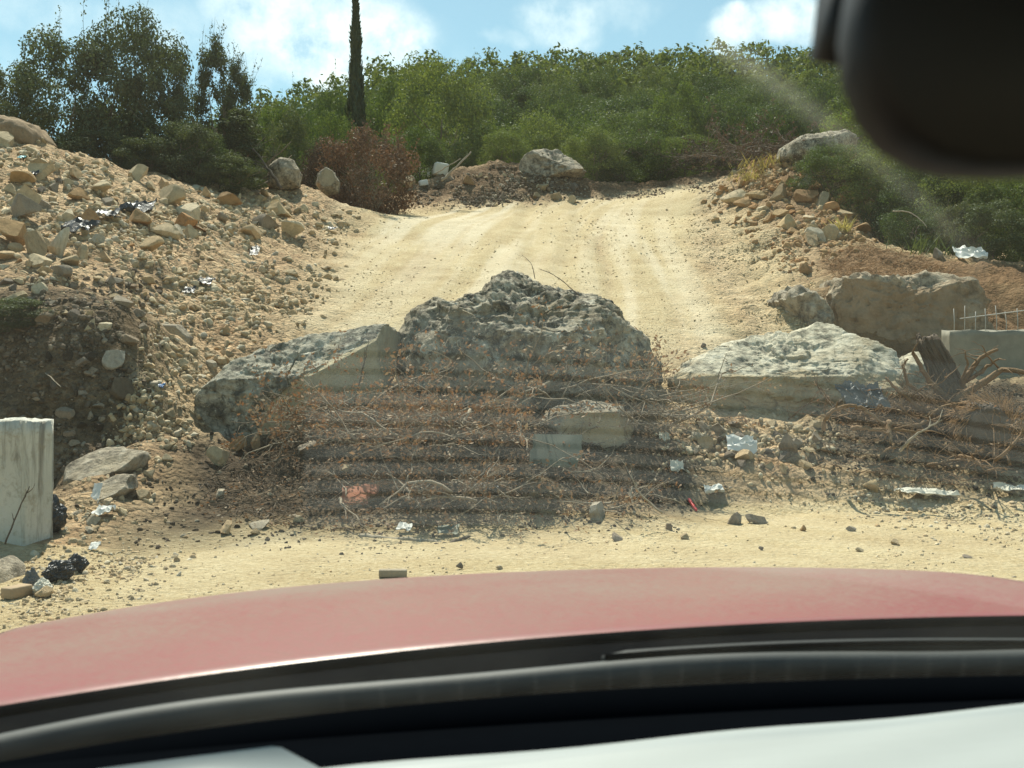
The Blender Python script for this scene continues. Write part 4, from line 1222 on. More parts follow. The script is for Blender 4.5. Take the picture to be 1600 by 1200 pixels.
# row of trees and bushes behind the crest of the road
MID = [
    ('tree', 'dark slim tree just left of the cypress', 'oak', 0, 520, 152, 90, 38), ('tree', 'broad tree just right of the cypress', 'oak', 1, 610, 130, 110, 37),
    ('tree', 'tallest rounded dark tree in the row, over the left end of the dirt heap', 'oak', 2, 676, 94, 165, 32), ('tree', 'lighter tree between the tall rounded tree and the heap boulder', 'oak', 3, 770, 192, 125, 31),
    ('tree', 'bushy tree straight behind the boulder on the dirt heap', 'oak', 0, 850, 184, 120, 32), ('tree', 'tall tree behind the bushy one at the middle of the row', 'oak', 1, 900, 168, 120, 36),
    ('tree', 'rounded tree above the right end of the dirt heap', 'oak', 2, 965, 186, 125, 31), ('tree', 'leafy tree above the left end of the low dirt bank', 'oak', 3, 1020, 172, 130, 33),
    ('tree', 'yellow-green feathery tree over the low dirt bank', 'yellow', 0, 1062, 140, 90, 34), ('tree', 'dark tree behind the dead brush', 'oak', 0, 1120, 160, 120, 35),
    ('tree', 'broad tree above the dead brush', 'oak', 1, 1180, 150, 130, 33), ('tree', 'dense tree behind the rock at the top of the right bank', 'oak', 2, 1240, 150, 130, 31),
    ('tree', 'tall tree left of the mirror, behind the right bank', 'oak', 3, 1290, 128, 110, 36), ('tree', 'yellowish tree partly hidden by the mirror', 'yellow', 1, 1345, 122, 120, 27),
    ('tree', 'tree behind the mirror, above the right bank shrubs', 'oak', 0, 1430, 150, 190, 27), ('tree', 'tree behind the mirror near the right edge', 'oak', 1, 1560, 170, 210, 25),
    ('shrub', 'low dark shrub between the rust bush and the dirt heap', 'oak', 2, 655, 205, 110, 28.3), ('shrub', 'light green shrub behind the dirt heap crest', 'oak', 3, 790, 206, 80, 28.6),
    ('shrub', 'light green shrub right of the heap boulder', 'oak', 0, 925, 205, 90, 28.5), ('shrub', 'big dark shrub over the low dirt bank', 'oak', 1, 985, 205, 130, 29.2),
    ('shrub', 'pale dusty shrub beyond the bank crest left of the cypress', 'grey', 0, 452, 182, 90, 26), ('shrub', 'green shrub just below the cypress', 'oak', 2, 520, 180, 90, 31),
    ('tree', 'far pale tree in the gap left of the cypress', 'yellow', 2, 430, 172, 70, 44), ('tree', 'small tree between the slim dark tree and the gap', 'oak', 3, 475, 166, 80, 41),
    ('shrub', 'dark shrub beneath the yellow-green feathery tree', 'oak', 3, 1075, 215, 110, 29.5),
]
for nm, lab, kd, v, px, top, w, d in MID:
    plant_px(nm, lab, nm, kd, v, px, top, w, d, None)
plant_px('cypress_tree', 'tall narrow dark cypress standing alone against the sky', 'cypress tree', 'cypress', 0, 556, -26, 42, 34, None)

LEFT = [
    ('shrub', 'broad dark shrub with twiggy top at the left, biggest of the bank shrubs', 'grey', 0, 110, 62, 190, 20.5), ('shrub', 'tall shrub with a long shoot rising out of the frame top', 'grey', 1, 212, 40, 165, 20.8),
    ('shrub', 'rounded shrub right of the one with the long shoot', 'grey', 2, 262, 100, 110, 20.2), ('shrub', 'thin wispy tree-shrub right of the big shrub clump', 'wispy', 0, 335, 62, 82, 21),
    ('shrub', 'narrow upright shrub joined to the wispy one', 'wispy', 1, 372, 88, 60, 21.4), ('shrub', 'shrub cut off by the left edge above the brown rock', 'grey', 3, 4, 112, 100, 19.8),
    ('shrub', 'dark low shrub at the foot of the big shrub clump', 'grey', 1, 150, 212, 130, 19.4), ('shrub', 'low shrub filling the gap under the tall shoot', 'grey', 2, 235, 222, 120, 19.0),
    ('shrub', 'low bright-tipped shrub at the bank crest', 'grey', 3, 292, 192, 110, 18.9), ('shrub', 'dusty brownish shrub at the right end of the bank shrubs', 'wispy', 2, 372, 172, 120, 20.2),
    ('shrub', 'small green shrub in front at the foot of the wispy one', 'oak', 1, 300, 205, 90, 19.2), ('shrub', 'low dry shrub sprawling over the stones of the crest', 'grey', 0, 350, 245, 110, 18.9),
]
for nm, lab, kd, v, px, top, w, d in LEFT:
    plant_px(nm, lab, nm, kd, v, px, top, w, d, None)
RIGHT = [
    ('shrub', 'bright leafy shrub on the front of the right bank', 'oak', 0, 1300, 232, 110, 20.6), ('shrub', 'dark shrub behind the packed stones of the right bank', 'oak', 1, 1370, 228, 130, 20.4),
    ('shrub', 'shaded shrub below the mirror', 'oak', 2, 1430, 255, 130, 19), ('shrub', 'dark shrub right of the shaded one below the mirror', 'oak', 3, 1500, 262, 140, 18.6),
    ('shrub', 'shrub at the right edge below the mirror', 'oak', 0, 1585, 262, 130, 18.2), ('shrub', 'small-leaved brownish shrub at the right edge above the white plastic', 'grey', 1, 1555, 322, 110, 16.4),
    ('shrub', 'low dark shrub on the slope left of the white plastic', 'oak', 1, 1440, 322, 110, 17.6), ('shrub', 'pale tuft-like shrub behind the white plastic', 'grey', 2, 1500, 318, 70, 16.8), ('shrub', 'yellowish shrub behind the rock at the top of the right bank', 'yellow', 3, 1330, 165, 110, 23.5),
]
for nm, lab, kd, v, px, top, w, d in RIGHT:
    plant_px(nm, lab, nm, kd, v, px, top, w, d, None)
plant_px('dead_bush', 'rust-brown dried bush beside the road crest', 'bush', 'rust', 0, 576, 208, 150, 23.6)
plant_px('dead_bush', 'low grey-brown dried bush left of the rust-brown one', 'bush', 'rust', 1, 505, 228, 80, 24.2)
plant_px('shrub', 'dark dusty shrub at the left edge above the concrete post', 'shrub', 'grey', 3, 15, 492, 140, 8.75, None, -0.1)

# ------------------------------------------------------------------ dry branches, brush, roots
def twig_bush(name, label, cat, cx, cy, cz, nbr, L, spread, up, seed, leafn=420, leaf=0.022, thick=0.011, group=None, leafmat='leaf_dead', bark='bark_pale', droop=0.25, wx=0.5, wy=0.3, dirx=0.0):
    r = np.random.default_rng(seed)
    e = add(name, None, None, (cx, cy, cz), None, None, label, cat, group)
    mb, tips = MB(), []
    for b in range(nbr):
        a = r.uniform(0, 6.28)
        p0 = np.array([r.normal(0, wx), r.normal(0, wy), r.uniform(-0.05, 0.15)])
        d = np.array([math.cos(a) * spread + dirx, math.sin(a) * spread * 0.7, up * r.uniform(0.2, 1.0)])
        path = wander(r, p0, d, L * r.uniform(0.5, 1.0), 8, 0.5, droop)
        th = thick * (r.uniform(1.3, 2.0) if b % 6 == 0 else r.uniform(0.5, 1.1))
        mb.tube(path, np.linspace(th, th * 0.3, 8), 4)
        for t in range(int(r.integers(3, 7))):
            i = int(r.integers(2, 8))
            d2 = path[i] - path[i - 1]
            d2 = d2 / (np.linalg.norm(d2) + 1e-9) + r.normal(0, 0.6, 3)
            tp = wander(r, path[i], d2, L * r.uniform(0.14, 0.38), 5, 0.5, droop * 0.5)
            mb.tube(tp, np.linspace(th * 0.45, th * 0.16, 5), 3, 0, False)
            tips.append(tp[2:])
    add('branches', mb.mesh('branches', [M[bark]]), e)
    if leafn:
        tips = np.concatenate(tips)
        k = r.integers(0, len(tips), leafn)
        pos = tips[k] + r.normal(0, 0.035, (leafn, 3))
        V, Q = leaves(r, pos, r.normal(size=(leafn, 3)), leaf)
        m2 = MB()
        m2.put(V, Q)
        add('dead_leaves', m2.mesh('dead_leaves', [M[leafmat]], False), e, kind='stuff')
    return e

def twig_px(name, label, cat, px, py, dz=0.0, **kw):
    p = at_pix(px, py)[0]
    return twig_bush(name, label, cat, p[0], p[1], p[2] + dz, **kw)

BR = 'cut branches thrown on the roadblock'
twig_px('brush_pile', 'dead brown brush with rusty leaves below the long left boulder', 'brush', 590, 690, 0.05, nbr=70, L=1.3, spread=1.0, up=0.6, seed=1, bark='bark_mid', leaf=0.026, leafn=4200, wx=0.5, wy=0.35)
twig_px('brush_pile', 'dead brush with dense brown leaves left of the forked branch', 'brush', 690, 700, 0.05, nbr=75, L=1.25, spread=1.0, up=0.6, seed=2, bark='bark_mid', leaf=0.026, leafn=4600, wx=0.42, wy=0.4)
twig_px('brush_pile', 'orange-leaved cut brush heaped against the middle boulder', 'brush', 880, 640, 0.15, nbr=75, L=1.35, spread=1.0, up=0.65, seed=3, bark='bark_mid', leaf=0.026, leafn=4200, wx=0.62, wy=0.3)
twig_px('brush_pile', 'thin grey brush lying at the right end of the middle boulder', 'brush', 980, 665, 0.02, nbr=44, L=1.2, spread=1.0, up=0.4, seed=4, bark='bark_mid', leafn=420, wx=0.3, wy=0.3)
twig_px('brush_pile', 'low twiggy brush in the middle front of the berm', 'brush', 720, 780, 0.0, nbr=40, L=0.9, spread=1.0, up=0.5, seed=5, bark='bark_mid', leafn=1600, wx=0.4, wy=0.25)
twig_px('brush_pile', 'small dry brush at the foot of the berm by the round brown stone', 'brush', 935, 795, 0.0, nbr=22, L=0.6, spread=1.0, up=0.4, seed=6, leafn=260, wx=0.3, wy=0.2, thick=0.006)
twig_px('brush_pile', 'bare twigs spreading left over the dark berm below the long boulder', 'brush', 500, 690, 0.0, nbr=22, L=1.1, spread=1.0, up=0.35, seed=7, leafn=160, wx=0.3, wy=0.25, thick=0.008, dirx=-0.4)
twig_px('dry_plant', 'small purplish dry tuft on the sand before the brush', 'plant', 795, 836, 0.0, nbr=20, L=0.22, spread=1.0, up=0.8, seed=8, leafn=160, leaf=0.012, wx=0.06, wy=0.04, thick=0.004)
twig_px('brush_pile', 'brown dead brush at the far right edge of the road below the trees', 'brush', 1140, 268, 0.3, nbr=120, L=1.6, spread=1.2, up=0.7, seed=9, leafn=3200, leaf=0.04, wx=1.2, wy=0.6, thick=0.018, leafmat='leaf_rust', bark='wood_dark')
twig_px('brush_pile', 'second clump of brown dead brush beside the top of the right bank', 'brush', 1195, 252, 0.3, nbr=70, L=1.5, spread=1.2, up=0.7, seed=10, leafn=2200, leaf=0.04, wx=0.9, wy=0.6, thick=0.018, leafmat='leaf_rust', bark='wood_dark')
twig_px('dry_plant', 'thin dry twigs on top of the middle boulder', 'plant', 905, 640, 0, nbr=1, L=0.1, spread=1, up=1, seed=11, leafn=0) if False else None

def branch(label, pts, r0, r1, mat='bark_pale', name='branch', cat='branch', group=BR, forks=0, seed=0, sides=6):
    """pts: (px, py, survey depth) along the branch"""
    pw = np.array([P(*p) for p in pts])
    # smooth resampling
    t = np.linspace(0, len(pw) - 1, max(10, len(pw) * 4))
    i = np.clip(t.astype(int), 0, len(pw) - 2)
    f = (t - i)[:, None]
    pa, pb = pw[np.maximum(i - 1, 0)], pw[np.minimum(i + 2, len(pw) - 1)]
    p0, p1 = pw[i], pw[i + 1]
    q = 0.5 * (2 * p0 + (p1 - pa) * f + (2 * pa - 5 * p0 + 4 * p1 - pb) * f ** 2 + (3 * p0 - pa - 3 * p1 + pb) * f ** 3)
    c = q[0].copy()
    q = q - c
    r = np.random.default_rng(seed + 60)
    q[1:-1] += r.normal(0, r0 * 0.25, q[1:-1].shape)
    mb = MB()
    mb.tube(q, np.linspace(r0, r1, len(q)) * (1 + 0.12 * r.normal(size=len(q))), sides)
    for k in range(forks):
        j = int(r.integers(len(q) // 3, len(q)))
        d = q[min(j, len(q) - 1)] - q[j - 1]
        d = d / (np.linalg.norm(d) + 1e-9) + r.normal(0, 0.55, 3)
        tp = wander(r, q[j], d, np.linalg.norm(q[-1]) * r.uniform(0.15, 0.35), 6, 0.4)
        mb.tube(tp, np.linspace(r1 * 1.1, r1 * 0.3, 6), 4)
    return add(name, mb.mesh('branch', [M[mat]]), None, c, None, None, label, cat, group)

branch('long curved grey branch rising to the right across the brush', [(650, 690, 8.35), (690, 660, 8.35), (740, 636, 8.4), (800, 622, 8.45), (860, 596, 8.5)], 0.030, 0.014, forks=4, seed=1)
branch('forked pale branch hanging down to the foot of the berm', [(735, 640, 8.1), (702, 710, 7.75), (690, 752, 7.5), (683, 785, 7.25), (674, 830, 6.9)], 0.020, 0.009, forks=7, seed=2)
branch('white crooked twig in the middle of the brush', [(776, 655, 8.2), (779, 676, 8.05), (784, 690, 7.9), (771, 712, 7.8)], 0.013, 0.006, forks=2, seed=3)
branch('white forked twig left of the crooked one', [(772, 672, 8.1), (762, 690, 8.0), (757, 712, 7.9)], 0.012, 0.006, forks=2, seed=4)
branch('bent bleached twig beside the leaning board', [(810, 660, 8.15), (812, 676, 8.0), (824, 690, 7.85), (822, 705, 7.75)], 0.014, 0.008, forks=1, seed=5)
branch('long thin twig lying in front of the leaning board', [(828, 690, 7.8), (860, 715, 7.6), (890, 736, 7.45), (930, 733, 7.5), (946, 720, 7.55)], 0.009, 0.004, forks=3, seed=6)
branch('two straight bare stems lying left across the dark berm', [(505, 640, 8.9), (540, 662, 8.5), (600, 662, 8.35), (660, 660, 8.3)], 0.010, 0.005, forks=3, seed=7)
branch('lower bare stem arching left of the brush', [(500, 655, 8.6), (530, 675, 8.35), (580, 676, 8.2), (640, 678, 8.1)], 0.010, 0.005, forks=4, seed=8)
branch('thin stick reaching up at the right end of the middle boulder', [(960, 640, 8.9), (990, 618, 8.8), (1022, 578, 8.7)], 0.009, 0.004, seed=9)
branch('pale stems crossing at the right end of the brush', [(930, 590, 8.8), (985, 620, 8.7), (1030, 632, 8.6)], 0.010, 0.005, forks=3, seed=10)
branch('thick grey log lying on the sand at the foot of the berm', [(562, 838, 6.55), (600, 842, 6.5), (650, 845, 6.45), (690, 848, 6.4)], 0.032, 0.022, 'bark_pale', cat='log', name='log', seed=11)
branch('dark charred branch at the right end of the grey log', [(680, 853, 6.3), (705, 849, 6.35), (722, 842, 6.45), (735, 838, 6.5)], 0.024, 0.008, 'wood_dark', seed=12)
branch('upright bleached stick on the foot of the berm right of the stone', [(990, 795, 7.05), (986, 775, 7.15), (988, 760, 7.2)], 0.012, 0.008, seed=13, forks=2)
branch('dark stem standing against the long boulder', [(540, 680, 8.5), (556, 620, 8.55), (568, 570, 8.6), (572, 556, 8.6)], 0.014, 0.005, 'wood_dark', forks=6, seed=14)
branch('pair of dry stems leaning left at the right end of the bank shrubs', [(440, 295, 19.3), (420, 265, 19.4), (396, 232, 19.6)], 0.05, 0.02, 'wood_dark', forks=6, seed=15)
branch('long stripped pole leaning over the far dirt heap', [(690, 282, 25.4), (712, 262, 25.6), (736, 237, 25.8)], 0.05, 0.025, 'bark_pale', name='pole', cat='pole', group=None, seed=16)
branch('thin stripped stick beside the leaning pole', [(680, 272, 25.3), (702, 258, 25.5), (720, 248, 25.6)], 0.025, 0.015, 'bark_pale', name='pole', cat='pole', group=None, seed=17)
branch('arched dry stem over the right bank shrubs', [(1395, 330, 17), (1420, 332, 16.8), (1440, 345, 16.6), (1448, 355, 16.5)], 0.016, 0.008, seed=18)
branch('thin curved twig on top of the middle boulder', [(905, 462, 9.5), (880, 440, 9.5), (862, 428, 9.5), (842, 420, 9.5)], 0.006, 0.003, 'wood_dark', seed=19, forks=1)
branch('second thin twig on the crown of the middle boulder', [(836, 436, 9.5), (830, 412, 9.5), (815, 398, 9.5)], 0.005, 0.002, 'wood_dark', seed=20, forks=1)
branch('crooked stick lying along the crest of the left rubble bank', [(38, 210, 16.8), (70, 228, 17), (100, 242, 17.1)], 0.035, 0.02, 'wood_dark', seed=21)
branch('thin stick leaning in the pit', [(60, 575, 8.5), (80, 590, 8.2), (95, 605, 8.0)], 0.008, 0.004, seed=22)
branch('bare twig standing beside the concrete post', [(8, 850, 5.7), (28, 800, 5.72), (46, 760, 5.75)], 0.008, 0.004, 'wood_dark', seed=23, forks=3)

# dry palm frond across the berm
def frond(label, pts, n, seed):
    pw = np.array([P(*p) for p in pts])
    c = pw[0].copy()
    pw = pw - c
    r = np.random.default_rng(seed)
    e = add('palm_frond', None, None, c, None, None, label, 'palm frond')
    t = np.linspace(0, 1, 14)
    q = np.stack([np.interp(t, np.linspace(0, 1, len(pw)), pw[:, k]) for k in range(3)], 1)
    mb = MB()
    mb.tube(q, np.linspace(0.018, 0.007, 14), 5)
    add('rib', mb.mesh('rib', [M['bark_pale']]), e)
    m2 = MB()
    for i in range(n):
        a = r.uniform(0.0, 0.85)
        p = np.array([np.interp(a, t, q[:, k]) for k in range(3)])
        ax = q[-1] - q[0]
        ax = ax / np.linalg.norm(ax)
        d = -ax * 0.8 + np.array([0, 0, r.choice([-1, 0.7]) * 0.55]) + r.normal(0, 0.18, 3)
        w = wander(r, p, d, r.uniform(0.12, 0.26), 4, 0.2, 0.3)
        m2.tube(w, np.linspace(0.005, 0.001, 4), 3, 0, False)
    add('leaflets', m2.mesh('leaflets', [M['frond']]), e, kind='stuff')
frond('dry palm frond lying up the left part of the berm', [(535, 800, 7.0), (580, 782, 7.15), (630, 765, 7.3), (690, 735, 7.55)], 260, 1)
frond('smaller brown palm frond above the longer one', [(605, 762, 7.35), (640, 748, 7.5), (675, 736, 7.6)], 160, 2)

# litter of twigs on the dark soil
def litter(name, label, n, poly, L, seed, mat):
    r = np.random.default_rng(seed)
    pp = np.array(poly, float)
    q = r.uniform(pp.min(0), pp.max(0), (n * 4, 2))
    q = q[poly_mask(q[:, 0], q[:, 1], pp, 1e-3) > 0.5][:n]
    g = at_pix(q[:, 0], q[:, 1])
    mb = MB()
    for p in g:
        a = r.uniform(0, 6.28)
        l = L * r.uniform(0.3, 1.0)
        path = wander(r, p + np.array([0, 0, 0.02]), [math.cos(a), math.sin(a), r.uniform(0.0, 0.5)], l, 4, 0.5, 0.5)
        mb.tube(path, np.linspace(0.006, 0.002, 4), 3, r.random(), False)
    add(name, mb.mesh(name, [M[mat]], True), None, label=label, kind='stuff')
litter('twig_litter', 'small broken twigs over the berm', 1500, [(300, 760), (480, 660), (1000, 650), (1080, 740), (1040, 790), (850, 815), (560, 835), (380, 820)], 0.28, 1, 'bark')
litter('twig_litter', 'small roots and twigs over the right-hand debris', 900, [(1290, 730), (1320, 620), (1600, 600), (1640, 760), (1420, 760)], 0.35, 2, 'root')
litter('twig_litter', 'dry straw on the brown bank', 1500, [(1290, 400), (1350, 380), (1440, 400), (1490, 430), (1310, 460)], 0.35, 3, 'frond')
def leaf_litter(label, n, poly, seed, size=0.02, mat='leaf_dead'):
    r = np.random.default_rng(seed)
    pp = np.array(poly, float)
    q = r.uniform(pp.min(0), pp.max(0), (n * 4, 2))
    q = q[poly_mask(q[:, 0], q[:, 1], pp, 1e-3) > 0.5][:n]
    g = at_pix(q[:, 0], q[:, 1]) + r.normal(0, 0.02, (len(q), 3)) + np.array([0, 0, 0.035])
    V, Q = leaves(r, g, np.tile([0, 0, 1.0], (len(g), 1)), size)
    m2 = MB()
    m2.put(V, Q)
    add('leaf_litter', m2.mesh('leaf_litter', [M[mat]], False), None, label=label, kind='stuff')
leaf_litter('dead leaves fallen over the berm', 3000, [(300, 800), (480, 680), (1000, 650), (1080, 740), (1040, 800), (850, 820), (560, 838), (380, 830)], 4)

# torn-up stump with roots
def stump():
    e = add('uprooted_stump', None, None, P(1465, 640, 9.0), None, None, 'torn-up tree stump with broken trunk and tangled brown roots on the right', 'tree stump')
    c = P(1465, 640, 9.0)
    r = np.random.default_rng(70)
    mb = MB()
    path = np.array([P(1488, 618, 9.1), P(1480, 595, 9.15), P(1470, 570, 9.2), P(1456, 545, 9.2), P(1448, 528, 9.2)]) - c
    mb.tube(path, [0.20, 0.16, 0.15, 0.145, 0.12], 12)
    for k in range(9):   # splintered top
        a = k / 9 * 6.28
        b = path[-1] + np.array([math.cos(a) * 0.10, math.sin(a) * 0.10, -0.02])
        mb.tube(np.array([b, b + np.array([-0.02, 0, r.uniform(0.02, 0.09)])]), [0.035, 0.006], 4)
    for k in range(40):   # loose bark strips along the trunk
        a = k / 40 * 6.28
        off = np.array([math.cos(a), math.sin(a), 0])
        q = path + off * np.array([0.20, 0.165, 0.155, 0.15, 0.125])[:, None] + r.normal(0, 0.012, path.shape)
        j0, j1 = int(r.integers(0, 3)), int(r.integers(4, 6))
        mb.tube(q[j0:j1], 0.012 * r.uniform(0.5, 1.4), 4)
    V = np.concatenate(mb.V)
    mb.V = [V + 0.018 * fbm(V * 9, 3, 0.6, 5)[:, None] * r.normal(0, 1, 3)]
    add('trunk', mb.mesh('trunk', [M['wood_dark']]), e)
    R = [([(1490, 620, 9.1), (1505, 590, 9.0), (1530, 565, 8.95), (1555, 543, 8.9)], 0.05, 0.018), ([(1510, 595, 9), (1535, 578, 8.9), (1560, 562, 8.85)], 0.03, 0.012),
         ([(1490, 630, 9), (1460, 605, 8.9), (1440, 575, 8.85), (1427, 552, 8.8)], 0.04, 0.022), ([(1470, 640, 9), (1420, 600, 8.8), (1410, 575, 8.75), (1419, 560, 8.7)], 0.028, 0.012),
         ([(1480, 640, 8.9), (1530, 600, 8.8), (1570, 575, 8.7), (1640, 590, 8.6)], 0.055, 0.02), ([(1470, 645, 8.8), (1440, 640, 8.7), (1400, 610, 8.6), (1385, 590, 8.6)], 0.035, 0.012),
         ([(1500, 600, 9), (1512, 570, 8.9), (1508, 548, 8.9)], 0.022, 0.008), ([(1560, 575, 8.8), (1542, 555, 8.7), (1535, 540, 8.7)], 0.012, 0.006), ([(1480, 650, 8.7), (1430, 665, 8.4), (1380, 660, 8.3)], 0.03, 0.012),
         ([(1520, 640, 8.7), (1570, 650, 8.4), (1610, 690, 8.2)], 0.04, 0.015)]
    for pts, a, b in R:
        q = np.array([P(*p) for p in pts]) - c
        t = np.linspace(0, 1, 12)
        q = np.stack([np.interp(t, np.linspace(0, 1, len(q)), q[:, k]) for k in range(3)], 1) + r.normal(0, a * 0.3, (12, 3))
        m2 = MB()
        m2.tube(q, np.linspace(a, b, 12), 6)
        for k in range(4):
            j = int(r.integers(4, 12))
            m2.tube(wander(r, q[j], r.normal(0, 1, 3), r.uniform(0.1, 0.3), 5, 0.5), np.linspace(b * 0.7, 0.002, 5), 4)
        add('root', m2.mesh('root', [M['root']]), e)
    m3 = MB()
    for k in range(900):   # hair roots and bark fibres
        p = np.array([r.normal(0.1, 0.45), r.normal(-0.1, 0.22), r.normal(0.0, 0.14)])
        m3.tube(wander(r, p, r.normal(0, 1, 3) + np.array([0, -0.3, -0.2]), r.uniform(0.08, 0.35), 4, 0.6, 0.3), np.linspace(0.006, 0.0015, 4), 3, 0, False)
    add('root_fibres', m3.mesh('root_fibres', [M['root']]), e, kind='stuff')
stump()

def root_ball():
    c = P(1535, 668, 8.4)
    e = add('palm_root_ball', None, None, c, None, None, 'round fibrous root ball lying on its side at the right edge', 'root ball')
    r = np.random.default_rng(71)
    V = ICO[5][0] * np.array([0.30, 0.28, 0.30])
    V = V * (1 + 0.10 * fbm(V * 9, 3, 0.6, 3))[:, None]
    V[:, 1] = np.maximum(V[:, 1], -0.20)
    add('core', np_mesh('core', V, None, ICO[5][1], [M['wood_dark']], True, {'tint': np.zeros(len(V))}), e)
    mb = MB()
    for k in range(420):
        a = r.uniform(0, 6.28)
        b = r.uniform(-0.6, 0.6)
        d = np.array([math.cos(a) * math.cos(b), math.sin(b), math.sin(a) * math.cos(b)])
        tng = np.array([-math.sin(a), r.normal(0, 0.3), math.cos(a)])
        mb.tube(wander(r, d * 0.29, tng * 0.8 + d * 0.5, r.uniform(0.08, 0.28), 5, 0.35, 0.2), np.linspace(0.007, 0.002, 5), 3, 0, False)
    add('fibres', mb.mesh('fibres', [M['frond']]), e, kind='stuff')
root_ball()
RT = 'roots lying before the torn-up stump'
branch('arched brown root rising and curving over to the right', [(1287, 672, 8.25), (1290, 655, 8.2), (1305, 640, 8.15), (1330, 634, 8.1), (1350, 640, 8.1), (1380, 662, 8.05), (1392, 672, 8.0)], 0.026, 0.014, 'root', 'root', 'root', RT, 2, 31)
branch('straight brown root lying flat under the arched one', [(1332, 668, 8.1), (1360, 670, 8.0), (1400, 672, 7.95), (1440, 672, 7.9)], 0.028, 0.010, 'root', 'root', 'root', RT, 4, 32)
branch('knotted root hanging down from the flat one', [(1388, 660, 8.0), (1390, 680, 7.9), (1398, 700, 7.8)], 0.032, 0.016, 'root', 'root', 'root', RT, 4, 33)
branch('pale root slanting up to the right in front of the debris', [(1405, 705, 7.9), (1425, 685, 7.85), (1450, 668, 7.85), (1472, 656, 7.85)], 0.018, 0.008, 'bark_pale', 'root', 'root', RT, 3, 34)
branch('dark root reaching left from the rock towards the grey tarp', [(1300, 640, 8.8), (1330, 616, 8.7), (1370, 608, 8.7)], 0.018, 0.008, 'wood_dark', 'root', 'root', RT, 2, 35)
for k, (px, py, s) in enumerate([(1360, 640, 11), (1420, 640, 12), (1500, 700, 13), (1570, 710, 14)]):
    twig_px('root_tangle', ['tangle of fine roots beside the grey tarp', 'tangle of fine roots in the middle of the right-hand debris', 'tangle of fine roots below the round root ball', 'tangle of fine roots at the right edge'][k], 'roots', px, py + 30, 0.05,
            nbr=26, L=0.9, spread=1.0, up=0.6, seed=s, leafn=120, leaf=0.02, wx=0.3, wy=0.25, thick=0.012, bark='root')

# dry grass tufts
def tuft(label, px, py, hpx, n, seed, mat='grass_dry', w=0.25, name='dry_grass_tuft'):
    p = at_pix(px, py)[0]
    h = hpx * p[1] / F
    r = np.random.default_rng(seed)
    mb = MB()
    for i in range(n):
        a = r.uniform(0, 6.28)
        b = np.array([r.normal(0, w) * h, r.normal(0, w * 0.5) * h, -0.03])
        d = np.array([math.cos(a) * 0.5, math.sin(a) * 0.5, 1])
        q = wander(r, b, d, h * r.uniform(0.5, 1.15), 4, 0.2, 0.5)
        side = np.cross(q[-1] - q[0], r.normal(size=3))
        side /= np.linalg.norm(side) + 1e-9
        ww = 0.012 * np.array([1, 0.9, 0.6, 0.1])[:, None] * (hpx * p[1] / F / 0.5)
        V = np.concatenate([q - side * ww, q + side * ww])
        mb.put(V, [[j, j + 1, j + 5, j + 4] for j in range(3)])
    add(name, mb.mesh('grass', [M[mat]], False), None, p, None, None, label, 'grass')
tuft('straw-yellow grass tuft below the rock at the top of the right bank', 1205, 262, 26, 160, 1, w=0.9)
tuft('straw-yellow grass on the shoulder of the right bank nearest the road', 1180, 280, 22, 120, 2, w=0.9)
tuft('small yellow grass tuft between stones of the right bank', 1318, 362, 28, 90, 3)
tuft('greenish rough grass under the right bank shrubs', 1365, 352, 40, 160, 4, 'grass_green', 0.9, 'grass_tuft')
tuft('greenish grass patch right of the first, under the shrubs', 1420, 370, 44, 160, 5, 'grass_green', 0.9, 'grass_tuft')
tuft('dark rough grass on the slope left of the white plastic', 1465, 398, 40, 120, 6, 'grass_green', 0.8, 'grass_tuft')
tuft('dry grass at the bank crest under the leaning stems', 385, 290, 26, 120, 7, 'grass_dry', 1.2)
tuft('grey-green grass below the dusty shrubs of the bank crest', 320, 288, 24, 140, 8, 'grass_green', 1.5, 'grass_tuft')

# ------------------------------------------------------------------ concrete post, wall, reinforcing bars
def jag_box(name, size, mat, seed, n=(10, 3, 14), amp=0.012, topamp=0.03):
    bm = bmesh.new()
    bmesh.ops.create_cube(bm, size=1.0)
    bmesh.ops.subdivide_edges(bm, edges=bm.edges[:], cuts=9, use_grid_fill=True)
    V = np.array([v.co[:] for v in bm.verts]) * np.array(size)
    nrm = np.array([v.normal[:] for v in bm.verts])
    d = amp * fbm(V * 7 + seed, 4, 0.6, seed)
    top = np.clip((V[:, 2] / size[2] - 0.42) / 0.08, 0, 1)
    V = V + nrm * d[:, None]
    V[:, 2] += top * topamp * fbm(V * np.array([9, 9, 0]) + seed, 3, 0.6, seed + 4)
    Q = [[v.index for v in f.verts] for f in bm.faces]
    bm.free()
    return np_mesh(name, V, Q, None, [mat], False)

c = P(14, 762, 5.95)
post_h = float(P(30, 656, 5.95)[2])
e = add('concrete_pillar', jag_box('concrete_pillar', (0.40, 0.34, post_h + 0.25), M['pillar'], 3, amp=0.016, topamp=0.045), None, (P(28, 700, 5.95)[0] - 0.05, P(0, 0, 5.95)[1] + 0.1, post_h / 2 - 0.125), (0, 0, rad(-14)), None, 'stub of a white-washed concrete pillar at the left edge', 'concrete pillar')
p0, p1 = P(1478, 545, 11.0), P(1800, 545, 11.0)
wl = p1[0] - p0[0]
zt, zb = float(P(1550, 517, 11)[2]), float(P(1550, 585, 11)[2])
w = add('concrete_wall', jag_box('concrete_wall', (wl, 0.30, zt - zb + 0.2), M['concrete_wall'], 6, amp=0.012, topamp=0.07), None, ((p0[0] + p1[0]) / 2, p0[1], (zt + zb - 0.2) / 2), None, None, 'low unfinished concrete wall with steel bars on top at the right edge', 'wall')
